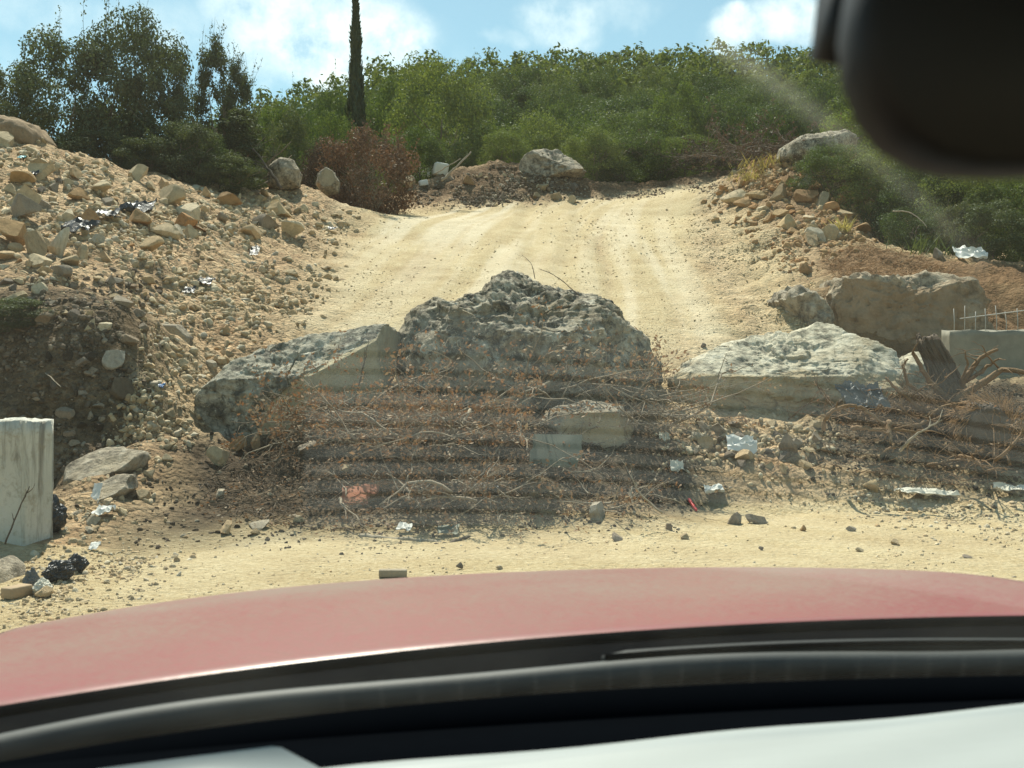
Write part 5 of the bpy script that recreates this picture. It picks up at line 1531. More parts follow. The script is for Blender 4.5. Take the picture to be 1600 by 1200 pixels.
for k in range(12):
    x = p0[0] + 0.12 + k * 0.155
    mb = MB()
    h = (0.36 + 0.05 * math.sin(k * 2.1))
    mb.tube([[0, 0, 0], [0.004, 0, h * 0.5], [0.012 * math.sin(k), 0.01, h]], [0.006] * 3, 5)
    add('reinforcing_bar', mb.mesh('bar', [M['steel']]), w, (x - (p0[0] + p1[0]) / 2, 0.02 * math.sin(k * 3), (zt - zb + 0.2) / 2 - 0.03))
mb = MB()
a, b = P(1500, 498, 11), P(1800, 462, 11)
cc0 = np.array(((p0[0] + p1[0]) / 2, p0[1], (zt + zb - 0.2) / 2))
mb.tube([a - cc0, (a + b) / 2 - cc0 + np.array([0, 0, 0.01]), b - cc0], [0.008] * 3, 5)
add('crosswise_bar', mb.mesh('bar', [M['steel']]), w)

# ------------------------------------------------------------------ litter: sheets, bags, boards
def sheet(name, label, cat, px, py, wpx, hpx, mat, seed, up=0.25, fold=0.25, n=12, thick=0.004, rot=0.0, d=None, group=None, rag=0.25):
    p = at_pix(px, py)[0] if d is None else P(px, py, d)
    m = p[1] / F
    L, Wd = wpx * m, max(hpx * m * 1.8, 0.08)
    r = np.random.default_rng(seed)
    u, v = np.meshgrid(np.linspace(-0.5, 0.5, n), np.linspace(-0.5, 0.5, n))
    u, v = u.ravel(), v.ravel()
    q = np.stack([u * 3 + seed, v * 3, u * 0], 1)
    z = fold * L * (fbm(q, 3, 0.5, seed, True) * 0.35 + 0.3 * fbm(q * 2.2, 3, 0.6, seed + 3))
    jag = 1 + rag * fbm(np.stack([np.arctan2(v, u) * 1.3, u * 0 + seed, v * 0], 1), 3, 0.6, seed)
    x, y = u * L * jag, v * Wd * jag
    z = z - z.min() + up * (v + 0.5) * Wd
    top = np.stack([x * math.cos(rot) - y * math.sin(rot), x * math.sin(rot) + y * math.cos(rot), z + 0.01], 1)
    bot = top - np.array([0, 0, thick])
    i3 = np.arange(n - 1)[:, None] * n + np.arange(n - 1)[None]
    Q = np.stack([i3, i3 + 1, i3 + n + 1, i3 + n], -1).reshape(-1, 4)
    N = n * n
    ring = [k for k in range(n)] + [n * k + n - 1 for k in range(1, n)] + [N - 1 - k for k in range(1, n)] + [n * k for k in range(n - 2, 0, -1)]
    S = [[ring[k], ring[(k + 1) % len(ring)], ring[(k + 1) % len(ring)] + N, ring[k] + N] for k in range(len(ring))]
    me = np_mesh(name, np.concatenate([top, bot]), np.concatenate([Q, Q[:, ::-1] + N, np.array(S)[:, ::-1]]), None, [M[mat]], True)
    me.set_sharp_from_angle(angle=rad(28))
    return add(name, me, None, p, None, None, label, cat, group)

def bag(name, label, px, py, wpx, hpx, mat, seed, cat='bag', d=None):
    p = at_pix(px, py)[0] if d is None else P(px, py, d)
    m = p[1] / F
    r = np.random.default_rng(seed)
    V = ICO[5][0].copy()
    q = V * 2.2 + seed
    V = V * (0.85 + 0.22 * fbm(q, 3, 0.5, seed) + 0.09 * fbm(q * 2.0, 2, 0.5, seed + 5, True))[:, None]
    V *= np.array([wpx * m / 2, wpx * m / 2.6, hpx * m / 2])
    V[:, 2] += hpx * m * 0.42
    # tied neck
    V[:, 2] += np.where(V[:, 2] > hpx * m * 0.75, (V[:, 2] - hpx * m * 0.75) * 0.9, 0)
    me = np_mesh(name, V, None, ICO[5][1], [M[mat]], True)
    me.set_sharp_from_angle(angle=rad(26))
    return add(name, me, None, p, (0, 0, r.uniform(0, 3)), None, label, cat)

sheet('paper_sheet', 'torn white sheet standing up from the sand below the slab rubble', 'paper', 1160, 712, 46, 13, 'sheet_white', 1, 1.0, 0.4)
sheet('plastic_scrap', 'crumpled white plastic scrap on the sand right of the berm', 'plastic scrap', 1115, 774, 28, 12, 'sheet_white', 2, 0.3, 0.5)
sheet('plastic_scrap', 'pale torn plastic hanging on the right end of the berm', 'plastic scrap', 1058, 742, 20, 9, 'sheet_pale', 3, 0.9, 0.7)
sheet('plastic_scrap', 'white tatter caught above the right end of the berm', 'plastic scrap', 1038, 690, 16, 7, 'sheet_pale', 4, 0.6, 0.7)
sheet('cloth', 'dirty cream cloth spread on the sand at the right', 'cloth', 1450, 776, 84, 18, 'sheet_pale', 5, 0.15, 0.22, 16)
sheet('cloth', 'second crumpled cream cloth at the right edge', 'cloth', 1585, 772, 60, 16, 'sheet_pale', 6, 0.2, 0.25, 14)
sheet('tarpaulin', 'shiny grey tarpaulin scrap draped beside the flat slab', 'tarpaulin', 1348, 648, 84, 20, 'bag_grey', 7, 1.0, 0.35, 22, rot=0.35, d=8.6)
sheet('plastic_sheet', 'bluish-white plastic sheet at the foot of the right bank shrubs', 'plastic sheet', 1515, 412, 50, 18, 'sheet_white', 8, 0.6, 0.4, 14)
sheet('plastic_scrap', 'white scrap hanging on the tilted slab by the pit', 'plastic scrap', 150, 790, 14, 12, 'sheet_white', 9, 1.4, 0.3, d=6.75)
sheet('plastic_scrap', 'small white crumple among stones right of the black bag', 'plastic scrap', 162, 806, 26, 14, 'sheet_white', 10, 0.3, 0.5)
sheet('plastic_scrap', 'tiny white scrap on the slope below the tilted slab', 'plastic scrap', 148, 860, 14, 8, 'sheet_white', 11, 0.5, 0.4)
sheet('plastic_scrap', 'white litter near the grey log', 'plastic scrap', 632, 832, 22, 10, 'sheet_white', 12, 0.4, 0.5)
sheet('plastic_scrap', 'silver-white foil crumple in the low twiggy brush', 'plastic scrap', 760, 772, 38, 12, 'bag_grey', 13, 0.4, 0.6)
sheet('plastic_scrap', 'turquoise scrap high on the left bank', 'plastic scrap', 35, 250, 12, 6, 'sheet_teal', 14, 0.5, 0.4)
sheet('plastic_scrap', 'blue scrap under the blocks of the pit edge', 'plastic scrap', 250, 608, 14, 6, 'sheet_blue', 15, 0.5, 0.4)
sheet('plastic_scrap', 'black plastic lying open on the middle of the left bank', 'plastic scrap', 210, 342, 62, 22, 'bag_black', 16, 0.4, 0.5, 14)
sheet('plastic_scrap', 'black plastic twisted beside the bone-white stone', 'plastic scrap', 122, 372, 46, 26, 'bag_black', 17, 0.4, 0.5, 14)
sheet('plastic_scrap', 'smaller black plastic left of the open black sheet', 'plastic scrap', 168, 346, 34, 20, 'bag_black', 18, 0.4, 0.5)
sheet('plastic_scrap', 'black crumple under the triangular grey rock', 'plastic scrap', 42, 280, 30, 10, 'bag_black', 19, 0.4, 0.5)
sheet('plastic_scrap', 'dark plastic scrap on the slope left of the road', 'plastic scrap', 320, 448, 24, 14, 'bag_black', 20, 0.4, 0.5)
sheet('plastic_scrap', 'dark strip of plastic standing on the slope left of the road', 'plastic scrap', 398, 402, 14, 10, 'bag_black', 21, 0.9, 0.3)
sheet('plastic_scrap', 'dark blue crumple at the left road edge', 'plastic scrap', 518, 362, 14, 9, 'bag_black', 22, 0.4, 0.5)
sheet('plastic_scrap', 'black plastic flap among the tan stones by the pit', 'plastic scrap', 296, 462, 18, 9, 'bag_black', 23, 0.7, 0.4)
bag('rubbish_bag', 'big black rubbish bag slumped between the concrete pillar and the tilted slab', 78, 832, 62, 58, 'bag_black', 1)
bag('rubbish_bag', 'knotted black rubbish bag at the lower left on the stones', 92, 908, 54, 34, 'bag_black', 2)
bag('rubbish_bag', 'black bag half buried right of the knotted bag', 118, 894, 40, 28, 'bag_black', 3)
bag('rubbish_bag', 'clear crumpled plastic bag left of the knotted black bag', 50, 926, 32, 36, 'bag_grey', 4)
bag('rubbish_bag', 'white crumpled bag on the stones right of the timber offcut', 66, 930, 40, 26, 'sheet_pale', 5)
sheet('board', 'pale grey-green board leaning under the brush', 'board', 870, 728, 78, 16, 'sheet_green', 31, 1.6, 0.03, 8, 0.02, -0.25)
sheet('plastic_scrap', 'flat greyish panel piece lying by the log', 'plastic scrap', 700, 836, 34, 12, 'sheet_green', 33, 0.5, 0.2)
sheet('tile', 'broken terracotta tile at the left foot of the brush', 'tile', 556, 788, 44, 18, 'terracotta', 34, 0.7, 0.15, 7, 0.02)
sheet('tile', 'smaller broken terracotta tile just above the other', 'tile', 578, 776, 28, 12, 'terracotta', 35, 0.7, 0.15, 7, 0.02)
def bar_between(name, label, cat, a, b, size, mat):
    a, b = at_pix(*a)[0], at_pix(*b)[0]
    mid = (a + b) / 2 + np.array([0, 0, size[1] / 2 + 0.005])
    d = Vector(b - a)
    me_b = MB()
    me_b.box((0, 0, 0), (d.length, size[0], size[1]))
    o = add(name, me_b.mesh(name, [M[mat]], False), None, mid, Vector((1, 0, 0)).rotation_difference(d).to_euler(), None, label, cat)
    bv = o.modifiers.new('edge', 'BEVEL')
    bv.width = min(size) * 0.15
    bv.segments = 2
    return o
bar_between('plank', 'short tan timber offcut at the lower left corner', 'plank', (8, 938), (44, 930), (0.09, 0.07), 'plank')
bar_between('stick', 'short red plastic stick on the sand right of the berm', 'stick', (1076, 782), (1088, 800), (0.025, 0.025), 'red_plastic')
bar_between('wood_block', 'short grey piece of wood on the sand near the hood', 'wood block', (592, 902), (636, 902), (0.07, 0.05), 'bark_pale')
bar_between('concrete_slab', 'broken slab of grey concrete tilted on the left end of the far dirt heap', 'concrete slab', (652, 288), (690, 274), (0.5, 0.45), 'concrete')
bar_between('concrete_slab', 'small white concrete chip below the tilted far slab', 'concrete slab', (655, 292), (668, 290), (0.25, 0.2), 'sheet_white')
print('litter', round(time.time() - T_START, 1))

# ------------------------------------------------------------------ the car we look out of
PSI = rad(-10.0)          # car heading against the view, clockwise positive
OFF = 0.33               # eye left of the car's centre line
Fv = np.array((math.sin(PSI), math.cos(PSI), 0.0))
Rv = np.array((math.cos(PSI), -math.sin(PSI), 0.0))
car_o = Rv * OFF
car = add('car', None, None, car_o, (0, 0, -PSI), None, 'red car seen from its driver seat: dusty red hood, windscreen and black dashboard', 'car')

def cray(px, py, fwd):
    """car coordinates (a right of centre, f ahead of the eye, z) of the view ray through a pixel where it crosses f = fwd(a)"""
    d = np.array(((px - 800) / F, 1.0, (600 - py) / F))
    t = 1.0
    for _ in range(30):
        p = d * t
        a, f = p @ Rv - OFF, p @ Fv
        t *= fwd(a) / f
    p = d * t
    return np.array((p @ Rv - OFF, p @ Fv, EYE + p[2]))

def paint():
    m, nt = new_mat('dusty_red_paint')
    tc = nt.n('ShaderNodeTexCoord').outputs['Object']
    n1 = nt.noise(2.5, 5, 0.6, tc)
    n2 = nt.noise(70.0, 5, 0.75, tc)
    n3 = nt.noise(260.0, 3, 0.8, tc)
    f = nt.math('ADD', nt.math('MULTIPLY', n1, 0.35), nt.math('ADD', nt.math('MULTIPLY', n2, 0.5), nt.math('MULTIPLY', n3, 0.15)))
    dust = nt.ramp(f, [(0.40, 0.26), (0.5, 0.52), (0.60, 0.82)])
    yy = nt.n('ShaderNodeSeparateXYZ', Vector=tc).outputs[1]
    mr = nt.n('ShaderNodeMapRange', Value=nt.math('ADD', yy, nt.math('MULTIPLY', nt.noise(3.0, 4, 0.6, tc), 0.35)))
    mr.inputs[1].default_value, mr.inputs[2].default_value, mr.inputs[3].default_value, mr.inputs[4].default_value = 1.45, 2.25, 0.55, 1.45
    dust = nt.math('MULTIPLY', dust, mr.outputs[0], True)
    pr = nt.n('ShaderNodeBsdfPrincipled', Base_Color=(0.24, 0.011, 0.019, 1), Roughness=0.4)
    pr.inputs['Coat Weight'].default_value = 0.35
    pr.inputs['Coat Roughness'].default_value = 0.28
    df = nt.n('ShaderNodeBsdfDiffuse', Color=(0.235, 0.178, 0.150, 1))
    mx = nt.n('ShaderNodeMixShader', i0=dust, i1=pr.outputs[0], i2=df.outputs[0])
    finish(nt, mx.outputs[0])
    return m
M['paint'] = paint()
M['trim'] = simple('black_trim', (0.004, 0.0045, 0.0055), 0.95, 0.2, 20.0, 0.2, 0.002, 0.0)
M['rubber'] = simple('grey_dusty_rubber', (0.045, 0.050, 0.050), 0.6, 0.25, 8.0, 0.2, 0.002, 0.4)
M['dash'] = simple('black_dashboard', (0.0022, 0.0028, 0.0038), 0.95, 0.1, 30.0, 0.1, 0.001, 0.0)
M['trim_grey'] = simple('matt_grey_trim', (0.020, 0.022, 0.022), 0.6, 0.2, 20.0, 0.2, 0.002, 0.3)
M['fold_shade'] = simple('grey_fold_shade', (0.055, 0.058, 0.058), 0.8, 0.1, 20.0, 0.1, 0.001, 0.2)  # shade between the sunshade ribs, put into the colour
M['divider'] = simple('grey_grille_plastic', (0.05, 0.05, 0.048), 0.7, 0.1, 20.0, 0.1, 0.001, 0.2)
M['inside'] = simple('dark_cabin_lining', (0.015, 0.015, 0.015), 0.9, 0.1, 20.0, 0.1, 0.002, 0.2)
M['shade'] = simple('pale_sunshade_foil', (0.31, 0.335, 0.33), 0.5, 0.05, 5.0, 0.05, 0.002, 0.4)
M['black_plastic'] = simple('black_housing', (0.010, 0.010, 0.011), 0.6, 0.1, 20.0, 0.1, 0.001, 0.3)
m, nt = new_mat('mirror_glass')
pr = nt.n('ShaderNodeBsdfPrincipled', Base_Color=(0.8, 0.8, 0.8, 1), Roughness=0.02, Metallic=1.0)
finish(nt, pr.outputs[0])
M['mirror'] = m

rear_f = lambda a: 1.40 - 0.08 * a * a
front_f = lambda a: 2.30 - 0.22 * a * a
REAR = [(-80, 1125), (0, 1111), (150, 1088), (300, 1066), (500, 1040), (700, 1016), (900, 1000), (1100, 986), (1300, 977), (1450, 973), (1600, 969), (1800, 966), (2100, 972)]
FRONT = [(-60, 1000), (0, 986), (100, 966), (200, 950), (400, 922), (600, 905), (800, 893), (1000, 888), (1200, 887), (1400, 890), (1600, 900), (1700, 910)]
rp = np.array([cray(px, py, rear_f) for px, py in REAR])
fp = np.array([cray(px, py, front_f) for px, py in FRONT])
rp, fp = rp[rp[:, 0].argsort()], fp[fp[:, 0].argsort()]
na = 61
aa = np.linspace(-0.93, 0.93, na)
def poly_ex(a, pts, deg):
    c = np.polyfit(pts[:, 0], pts[:, 2], deg)
    lo, hi = pts[:, 0].min(), pts[:, 0].max()
    return np.polyval(c, np.clip(a, lo, hi)) + (np.minimum(a - lo, 0) * np.polyval(np.polyder(c), lo) + np.maximum(a - hi, 0) * np.polyval(np.polyder(c), hi))
zr_, zf_ = poly_ex(aa, rp, 3), poly_ex(aa, fp, 4)
print('hood rear z', zr_[[0, 15, 30, 45, 60]].round(3), 'front', zf_[[0, 15, 30, 45, 60]].round(3), rp[:, 0].round(2), fp[:, 0].round(2))
rows = []
VS = np.concatenate([np.linspace(0, 1, 16), [1.03, 1.07, 1.12, 1.17, 1.2]])
for v in VS:
    f = rear_f(aa) * (1 - min(v, 1)) + front_f(aa) * min(v, 1)
    z = zr_ * (1 - min(v, 1)) + zf_ * min(v, 1) + 0.018 * math.sin(math.pi * min(v, 1))
    if v > 1:
        f = f + (v - 1) * 0.9 * (1 - (v - 1) * 1.2)
        z = z - 0.02 * (v - 1) / 0.05 - 6.5 * (v - 1) ** 2
    rows.append(np.stack([aa, f, z], 1))
Vh = np.concatenate(rows)
i4 = np.arange(len(VS) - 1)[:, None] * na + np.arange(na - 1)[None]
Qh = np.stack([i4, i4 + 1, i4 + na + 1, i4 + na], -1).reshape(-1, 4)
hood = add('hood', np_mesh('hood', Vh, Qh, None, [M['paint']], True), car)
sd = hood.modifiers.new('thickness', 'SOLIDIFY')
sd.thickness = 0.012
sd.offset = -1

mb = MB()
mb.tube(np.stack([aa, rear_f(aa) - 0.002, zr_ - 0.003], 1), 0.0105, 10)
add('hood_seal', mb.mesh('hood_seal', [M['trim']]), car)

# fenders and front of the body, under and beside the hood
for s in (-1, 1):
    mb = MB()
    zr0, zf0 = zr_[0 if s < 0 else -1], zf_[0 if s < 0 else -1]
    prof = [(s * 0.934, -0.045), (s * 0.95, -0.07), (s * 0.96, -0.13), (s * 0.965, -0.30), (s * 0.95, -0.62)]
    fs = np.linspace(0.95, 2.32, 14)
    Vf = np.array([[a, f - (0.0 if k < 3 else 0), (zr0 + (zf0 - zr0) * np.clip((f - 1.33) / 0.8, 0, 1)) + dz] for f in fs for k, (a, dz) in enumerate(prof)])
    n5 = len(prof)
    i5 = np.arange(len(fs) - 1)[:, None] * n5 + np.arange(n5 - 1)[None]
    mb.put(Vf, np.stack([i5, i5 + 1, i5 + n5 + 1, i5 + n5], -1).reshape(-1, 4))
    fe = add('fender', mb.mesh('fender', [M['paint']], True), car)
    s2 = fe.modifiers.new('thickness', 'SOLIDIFY')
    s2.thickness = 0.01
mb = MB()
aa2 = np.linspace(-0.9, 0.9, 25)
fpz = float(zf_.mean())
prof = [(0.10, fpz - 0.24), (0.15, fpz - 0.34), (0.16, fpz - 0.55), (0.05, fpz - 0.66)]
Vb = np.array([[a, front_f(a) + df, z] for a in aa2 for df, z in prof])
i6 = np.arange(len(aa2) - 1)[:, None] * 4 + np.arange(3)[None]
mb.put(Vb, np.stack([i6, i6 + 1, i6 + 5, i6 + 4], -1).reshape(-1, 4))
bp = add('bumper', mb.mesh('bumper', [M['paint']], True), car)
bp.modifiers.new('thickness', 'SOLIDIFY').thickness = 0.02

# cowl between hood and windscreen: black tray with a rubber strip
ws_f = lambda a: 1.22 - 0.09 * a * a
def strip(name, fn0, z0, fn1, z1, mat, nseg=4, bulge=0.0, na=41, amax=0.84, thick=0.008):
    a = np.linspace(-amax, amax, na)
    V = []
    for k in range(nseg + 1):
        t = k / nseg
        V.append(np.stack([a, fn0(a) * (1 - t) + fn1(a) * t, (z0(a) if callable(z0) else z0 + 0 * a) * (1 - t) + (z1(a) if callable(z1) else z1 + 0 * a) * t + bulge * math.sin(math.pi * t)], 1))
    i = np.arange(nseg)[:, None] * na + np.arange(na - 1)[None]
    o = add(name, np_mesh(name, np.concatenate(V), np.stack([i, i + 1, i + na + 1, i + na], -1).reshape(-1, 4), None, [M[mat]], True), car)
    if thick:
        o.modifiers.new('thickness', 'SOLIDIFY').thickness = thick
    return o
zr_of = lambda a: np.interp(a, aa, zr_)
PIPE = [(-80, 1162), (0, 1150), (200, 1114), (400, 1086), (600, 1060), (700, 1050), (850, 1046), (900, 1034), (1100, 1027), (1300, 1020), (1500, 1013), (1600, 1011), (1800, 1010)]
pip_f = lambda a: 1.28 - 0.09 * a * a
pp5 = np.array([cray(px, py, pip_f) for px, py in PIPE])
zp = lambda a: poly_ex(np.asarray(a, float), pp5, 4)
strip('cowl_panel', lambda a: rear_f(a) - 0.002, lambda a: zr_of(a) - 0.010, lambda a: ws_f(a) - 0.03, lambda a: zp(a) - 0.055, 'trim', 4, amax=0.93)
mb = MB()
ap = np.linspace(-0.92, 0.92, 61)
mb.tube(np.stack([ap, pip_f(ap), zp(ap) - 0.016 + 0.003 * np.sin(ap * 9)], 1), 0.0165, 10)
add('cowl_seal', mb.mesh('cowl_seal', [M['rubber']]), car)

# wiper parked along the cowl
mb = MB()
aw = np.linspace(0.02, 0.80, 24)
mb.tube(np.stack([aw, pip_f(aw) + 0.022, zp(aw) - 0.004 + 0.004 * np.sin(aw * 5)], 1), np.r_[0.006, np.full(22, 0.0105), 0.006], 8)
wip = add('wiper', mb.mesh('wiper', [M['trim_grey']]), car)
mb = MB()
mb.tube(np.stack([aw, pip_f(aw) + 0.008, zp(aw) + 0.004 + 0.004 * np.sin(aw * 5)], 1), 0.004, 6)
add('wiper_blade', mb.mesh('wiper_blade', [M['trim']]), wip)

# windscreen
WS_B, WS_T = 1.20, 0.36
zb0 = float(zp(0.0)) - 0.05
def ws_point(a, t):
    f = (WS_B - 0.09 * a * a) * (1 - t) + (WS_T - 0.06 * a * a) * t
    z = zb0 - 0.02 * a * a + t * 0.74 + 0.012 * math.sin(math.pi * t)
    return np.stack([a, f, z], -1) if not np.isscalar(a) else np.array([a, f, z])
nu, nv = 301, 181
U, Vv = np.meshgrid(np.linspace(-0.80, 0.80, nu), np.linspace(0, 1, nv))
U, Vv = U.ravel(), Vv.ravel()
Wp = np.stack([U * (1 - 0.16 * Vv), (WS_B - 0.09 * U * U) * (1 - Vv) + (WS_T - 0.06 * U * U) * Vv, zb0 - 0.02 * U * U + Vv * 0.74 + 0.012 * np.sin(np.pi * Vv)], 1)
# stains on the glass: a wiped streak of dust and general grime
def glass_hit(px, py):
    d = np.array(((px - 800) / F, 1.0, (600 - py) / F))
    t = np.linspace(0.3, 1.5, 4000)
    p = d[None] * t[:, None]
    a, f, z = p @ Rv - OFF, p @ Fv, EYE + p[:, 2]
    tv = (z - zb0) / 0.74
    fg = (WS_B - 0.09 * a * a) * (1 - tv) + (WS_T - 0.06 * a * a) * tv
    k = np.abs(f - fg).argmin()
    return np.array([a[k], f[k], z[k]])
sa = [glass_hit(*q) for q in [(1125, 72), (1230, 150), (1330, 230), (1440, 320), (1545, 425)]]
dist = np.full(len(Wp), 9.0)
for k in range(len(sa) - 1):
    e0 = sa[k + 1] - sa[k]
    t = np.clip(((Wp - sa[k]) @ e0) / (e0 @ e0), 0, 1)
    dist = np.minimum(dist, np.linalg.norm(Wp - sa[k] - t[:, None] * e0, axis=1))
streak = np.exp(-(dist / 0.0048) ** 2) * np.clip(0.92 + 0.12 * fbm(Wp * 14.0, 3, 0.6, 77), 0.7, 1.1)
grime = np.clip(0.5 + 0.6 * fbm(Wp * 5.0, 4, 0.6, 14), 0.1, 1.2)
M['glass'], nt = new_mat('dusty_windscreen_glass')
at = nt.n('ShaderNodeAttribute', {'attribute_name': 'grime'})
tcg = nt.n('ShaderNodeTexCoord').outputs['Object']
sp = nt.noise(240.0, 3, 0.7, tcg)
GRIME, REFL = 0.027, 0.052
fac = nt.math('MULTIPLY', at.outputs['Fac'], nt.math('ADD', nt.math('MULTIPLY', sp, 0.9), 0.55), True)
tr = nt.n('ShaderNodeBsdfTransparent', Color=(0.95, 0.98, 0.955, 1))
gl = nt.n('ShaderNodeBsdfGlossy', Color=(1, 1, 1, 1), Roughness=0.0)
g1 = nt.n('ShaderNodeMixShader', i0=REFL, i1=tr.outputs[0], i2=gl.outputs[0])
du = nt.n('ShaderNodeBsdfTranslucent', Color=(0.76, 0.75, 0.64, 1))
dd = nt.n('ShaderNodeBsdfDiffuse', Color=(0.76, 0.75, 0.64, 1))
dm = nt.n('ShaderNodeMixShader', i0=0.4, i1=du.outputs[0], i2=dd.outputs[0])
g2 = nt.n('ShaderNodeMixShader', i0=fac, i1=g1.outputs[0], i2=dm.outputs[0])
finish(nt, g2.outputs[0])
i7 = np.arange(nv - 1)[:, None] * nu + np.arange(nu - 1)[None]
add('windscreen', np_mesh('windscreen', Wp, np.stack([i7, i7 + 1, i7 + nu + 1, i7 + nu], -1).reshape(-1, 4), None, [M['glass']], True, {'grime': GRIME * grime + 0.42 * streak}), car)

# dashboard
DZ = 0.965
strip('dashboard', lambda a: 1.085 - 0.09 * a * a, DZ, lambda a: 0.56 + 0 * a, DZ - 0.03, 'dash', 8, 0.008, amax=0.80, thick=0.02)
strip('dashboard_face', lambda a: 0.558 + 0 * a, DZ - 0.03, lambda a: 0.50 + 0 * a, DZ - 0.35, 'dash', 4, 0.0, amax=0.80, thick=0.02)
strip('windscreen_frit', lambda a: ws_f(a) - 0.022, zb0 - 0.005, lambda a: 1.197 - 0.09 * a * a, DZ - 0.028, 'trim', 2, 0, amax=0.80, thick=0.003)
fr_f = lambda a: 1.10 - 0.09 * a * a
frp = np.array([cray(px, py + 44, fr_f) for px, py in PIPE])
frz = lambda a: poly_ex(np.asarray(a, float), frp, 4)
strip('windscreen_border', fr_f, lambda a: frz(a), lambda a: fr_f(a) - 0.03, DZ - 0.005, 'dash', 2, 0, amax=0.80, thick=0.002)
# defroster grille: a channel behind the lip of the dashboard, with pale dividers
strip('grille_channel', lambda a: 1.195 - 0.09 * a * a, DZ - 0.032, lambda a: 1.08 - 0.09 * a * a, DZ - 0.032, 'dash', 2, 0.0, amax=0.80, thick=0.004)
for k in range(21):
    mb = MB()
    a = -0.315 + k * 0.045
    wd = 0.016 if k == 8 else 0.005
    mb.box((a, 1.137 - 0.09 * a * a, DZ - 0.026), (wd, 0.085, 0.010))
    add('grille_divider', mb.mesh('grille_divider', [M['divider']], False), car)
# roof, pillars, doors
strip('roof', lambda a: WS_T + 0.02 - 0.06 * a * a, zb0 + 0.76, lambda a: -1.7 + 0 * a, zb0 + 0.74, 'inside', 8, 0.05, amax=0.70, thick=0.03)
for s in (-1, 1):
    mb = MB()
    pa = np.array([[s * 0.83, 1.14, zb0 - 0.02], [s * 0.78, 0.75, zb0 + 0.36], [s * 0.70, 0.33, zb0 + 0.74]])
    mb.tube(pa, [0.045, 0.04, 0.04], 8)
    add('pillar', mb.mesh('pillar', [M['inside']]), car)
    mb = MB()
    mb.box((s * 0.86, 0.2, 0.62), (0.08, 1.7, 0.72))
    add('door', mb.mesh('door', [M['paint']], False), car)
    mb = MB()
    mb.tube([[s * 0.80, -0.62, 0.95], [s * 0.78, -0.66, 1.3], [s * 0.71, -0.72, zb0 + 0.72]], [0.06, 0.055, 0.05], 8)
    add('pillar', mb.mesh('pillar', [M['inside']]), car)
# rear-view mirror with its sensor housing on the glass
def to_car(p):
    p = np.asarray(p, float)
    return np.array((p @ Rv - OFF, p @ Fv, p[2]))
Dm = 0.33
def pm(px, py, D=Dm):
    return to_car(np.array(((px - 800) / F * D, D, EYE + (600 - py) / F * D)))
out = [(1345, -60), (1330, 40), (1338, 110), (1362, 170), (1400, 220), (1455, 252), (1520, 266), (1600, 268), (1700, 262), (1820, 235), (1900, 170), (1930, 60), (1925, -60), (1880, -150), (1600, -190), (1400, -150)]
o3 = np.array([pm(*q) for q in out])
cen = o3.mean(0)
fw = to_car(np.array((0, 1.0, 0)) + car_o * 0) - to_car(np.zeros(3))
axis_y = np.array((math.sin(-PSI) * -1, math.cos(PSI), 0))
axis_y = np.array((Rv @ np.array((0, 1, 0)), Fv @ np.array((0, 1, 0)), 0))
Vm, Qm, Tm = [], [], []
n = len(out)
levels = [(0.90, -0.012), (0.985, -0.006), (1.0, 0.004), (0.97, 0.02), (0.80, 0.038), (0.4, 0.046)]
for s, dy in levels:
    Vm.append(cen + (o3 - cen) * s + axis_y * dy)
Vm = np.concatenate(Vm)
Qm = [[l * n + k, l * n + (k + 1) % n, (l + 1) * n + (k + 1) % n, (l + 1) * n + k] for l in range(len(levels) - 1) for k in range(n)]
Vm = np.concatenate([Vm, (cen + axis_y * 0.046)[None], (cen - axis_y * 0.012)[None]])
Tm = [[(len(levels) - 1) * n + k, (len(levels) - 1) * n + (k + 1) % n, len(Vm) - 2] for k in range(n)] + [[(k + 1) % n, k, len(Vm) - 1] for k in range(n)]
mir = add('rear_view_mirror', np_mesh('mirror_housing', Vm, Qm, Tm, [M['black_plastic']], True), car)
hs = np.array([pm(*q, 0.44) for q in [(1318, -80), (1306, 20), (1297, 96), (1330, 104), (1420, 110), (1500, 100), (1500, -80)]])
V2 = np.concatenate([hs, hs + axis_y * 0.03 + np.array([0, 0, 0.01])])
n2_ = len(hs)
Q2 = [[k, (k + 1) % n2_, n2_ + (k + 1) % n2_, n2_ + k] for k in range(n2_)]
c2 = hs.mean(0)
V2 = np.concatenate([V2, c2[None], (c2 + axis_y * 0.03)[None]])
T2 = [[(k + 1) % n2_, k, 2 * n2_] for k in range(n2_)] + [[n2_ + k, n2_ + (k + 1) % n2_, 2 * n2_ + 1] for k in range(n2_)]
add('sensor_housing', np_mesh('sensor_housing', V2, Q2, T2, [M['black_plastic']], False), mir)

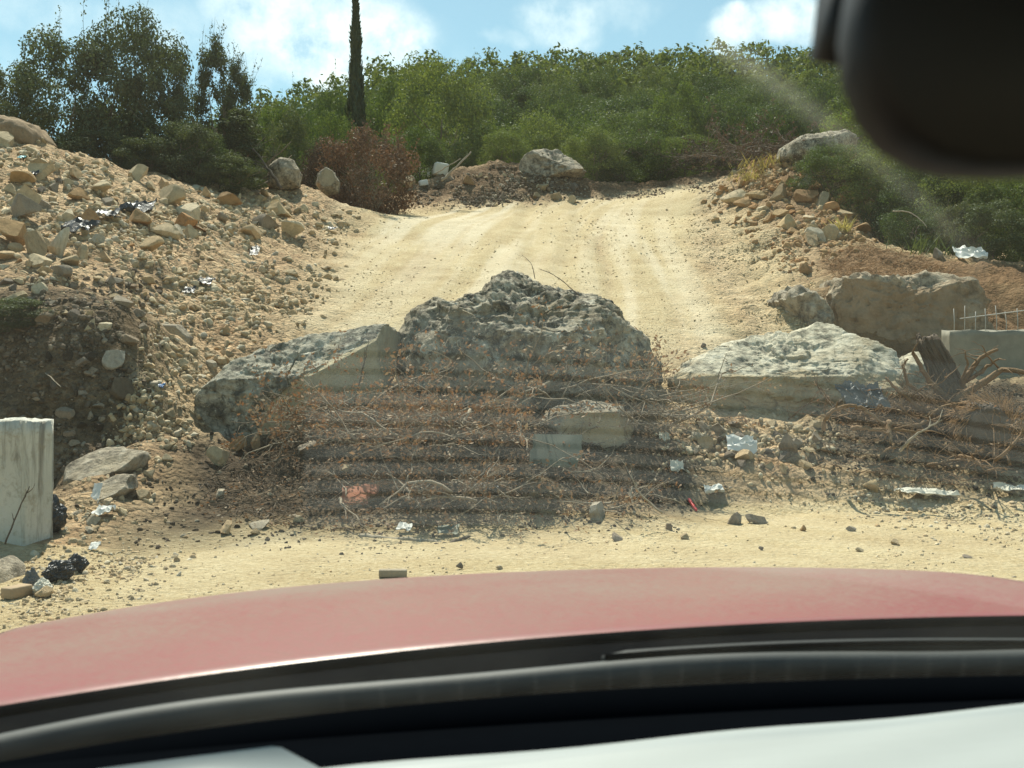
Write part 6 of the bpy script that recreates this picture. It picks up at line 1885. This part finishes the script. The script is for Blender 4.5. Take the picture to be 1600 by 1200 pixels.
# folded ribbed sunshade lying on the dashboard
def sunshade():
    A = np.array([-0.185, 0.951])
    ang = rad(14.4)
    u = np.array([math.cos(ang), math.sin(ang)])
    wv = np.array([math.sin(ang), -math.cos(ang)])     # towards the driver
    hem = 0.032
    per, amp = 0.018, 0.0032
    k = 11
    prof = [(0.0, 0.002), (0.004, 0.006), (hem - 0.01, 0.007), (hem, 0.003)]
    for i in range(k):
        prof += [(hem + per * (i + 0.42), 0.003 + 2 * amp), (hem + per * (i + 1.0), 0.003)]
    prof += [(hem + per * k + 0.03, 0.004)]
    xs_ = np.linspace(0, 1.0, 24)
    V = []
    for s in xs_:
        for j, (w_, h) in enumerate(prof):
            q = A + u * s + wv * w_
            V.append([q[0], q[1], DZ + 0.022 - 0.03 * w_ + h + 0.0015 * math.sin(s * 17 + j * 0.6)])
    npf = len(prof)
    V = np.array(V)
    back = np.zeros(npf - 1, np.int32)
    back[3::2] = 1                      # fold sides towards the glass coloured dark, in place of shade between the ribs
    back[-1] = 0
    i = np.arange(len(xs_) - 1)[:, None] * npf + np.arange(npf - 1)[None]
    o = add('sunshade', np_mesh('sunshade', V, np.stack([i, i + 1, i + npf + 1, i + npf], -1).reshape(-1, 4), None, [M['shade'], M['fold_shade']], False), None, None, None, None, 'pale folded sunshade with ribs lying on the dashboard', 'sunshade')
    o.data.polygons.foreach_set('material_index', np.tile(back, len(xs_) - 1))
    o.modifiers.new('thickness', 'SOLIDIFY').thickness = 0.002
sunshade()
# folded white paper on the left of the dashboard
def paper():
    pts = [(150, 1202, 0.945), (300, 1182, 0.97), (425, 1166, 0.985), (440, 1168, 0.985), (500, 1200, 0.945), (490, 1226, 0.91), (170, 1232, 0.905)]
    V = np.array([((px - 800) / F * D, D, EYE + (600 - py) / F * D) for px, py, D in pts])
    V = np.concatenate([V, V - np.array([0, 0, 0.004])])
    n = len(pts)
    T = [[0, k, k + 1] for k in range(1, n - 1)]
    T += [[n, n + k + 1, n + k] for k in range(1, n - 1)]
    Q = [[k, (k + 1) % n, n + (k + 1) % n, n + k] for k in range(n)]
    add('paper_sheet', np_mesh('paper_sheet', V, Q, T, [M['shade']], False), None, None, None, None, 'white folded paper on the left of the dashboard', 'paper')
paper()
print('done', round(time.time() - T_START, 1), 'objects', len(bpy.data.objects))

print('tris', sum(len(o.data.loops) - 2 * len(o.data.polygons) for o in {o.data.name: o for o in bpy.data.objects if o.type == 'MESH'}.values()))
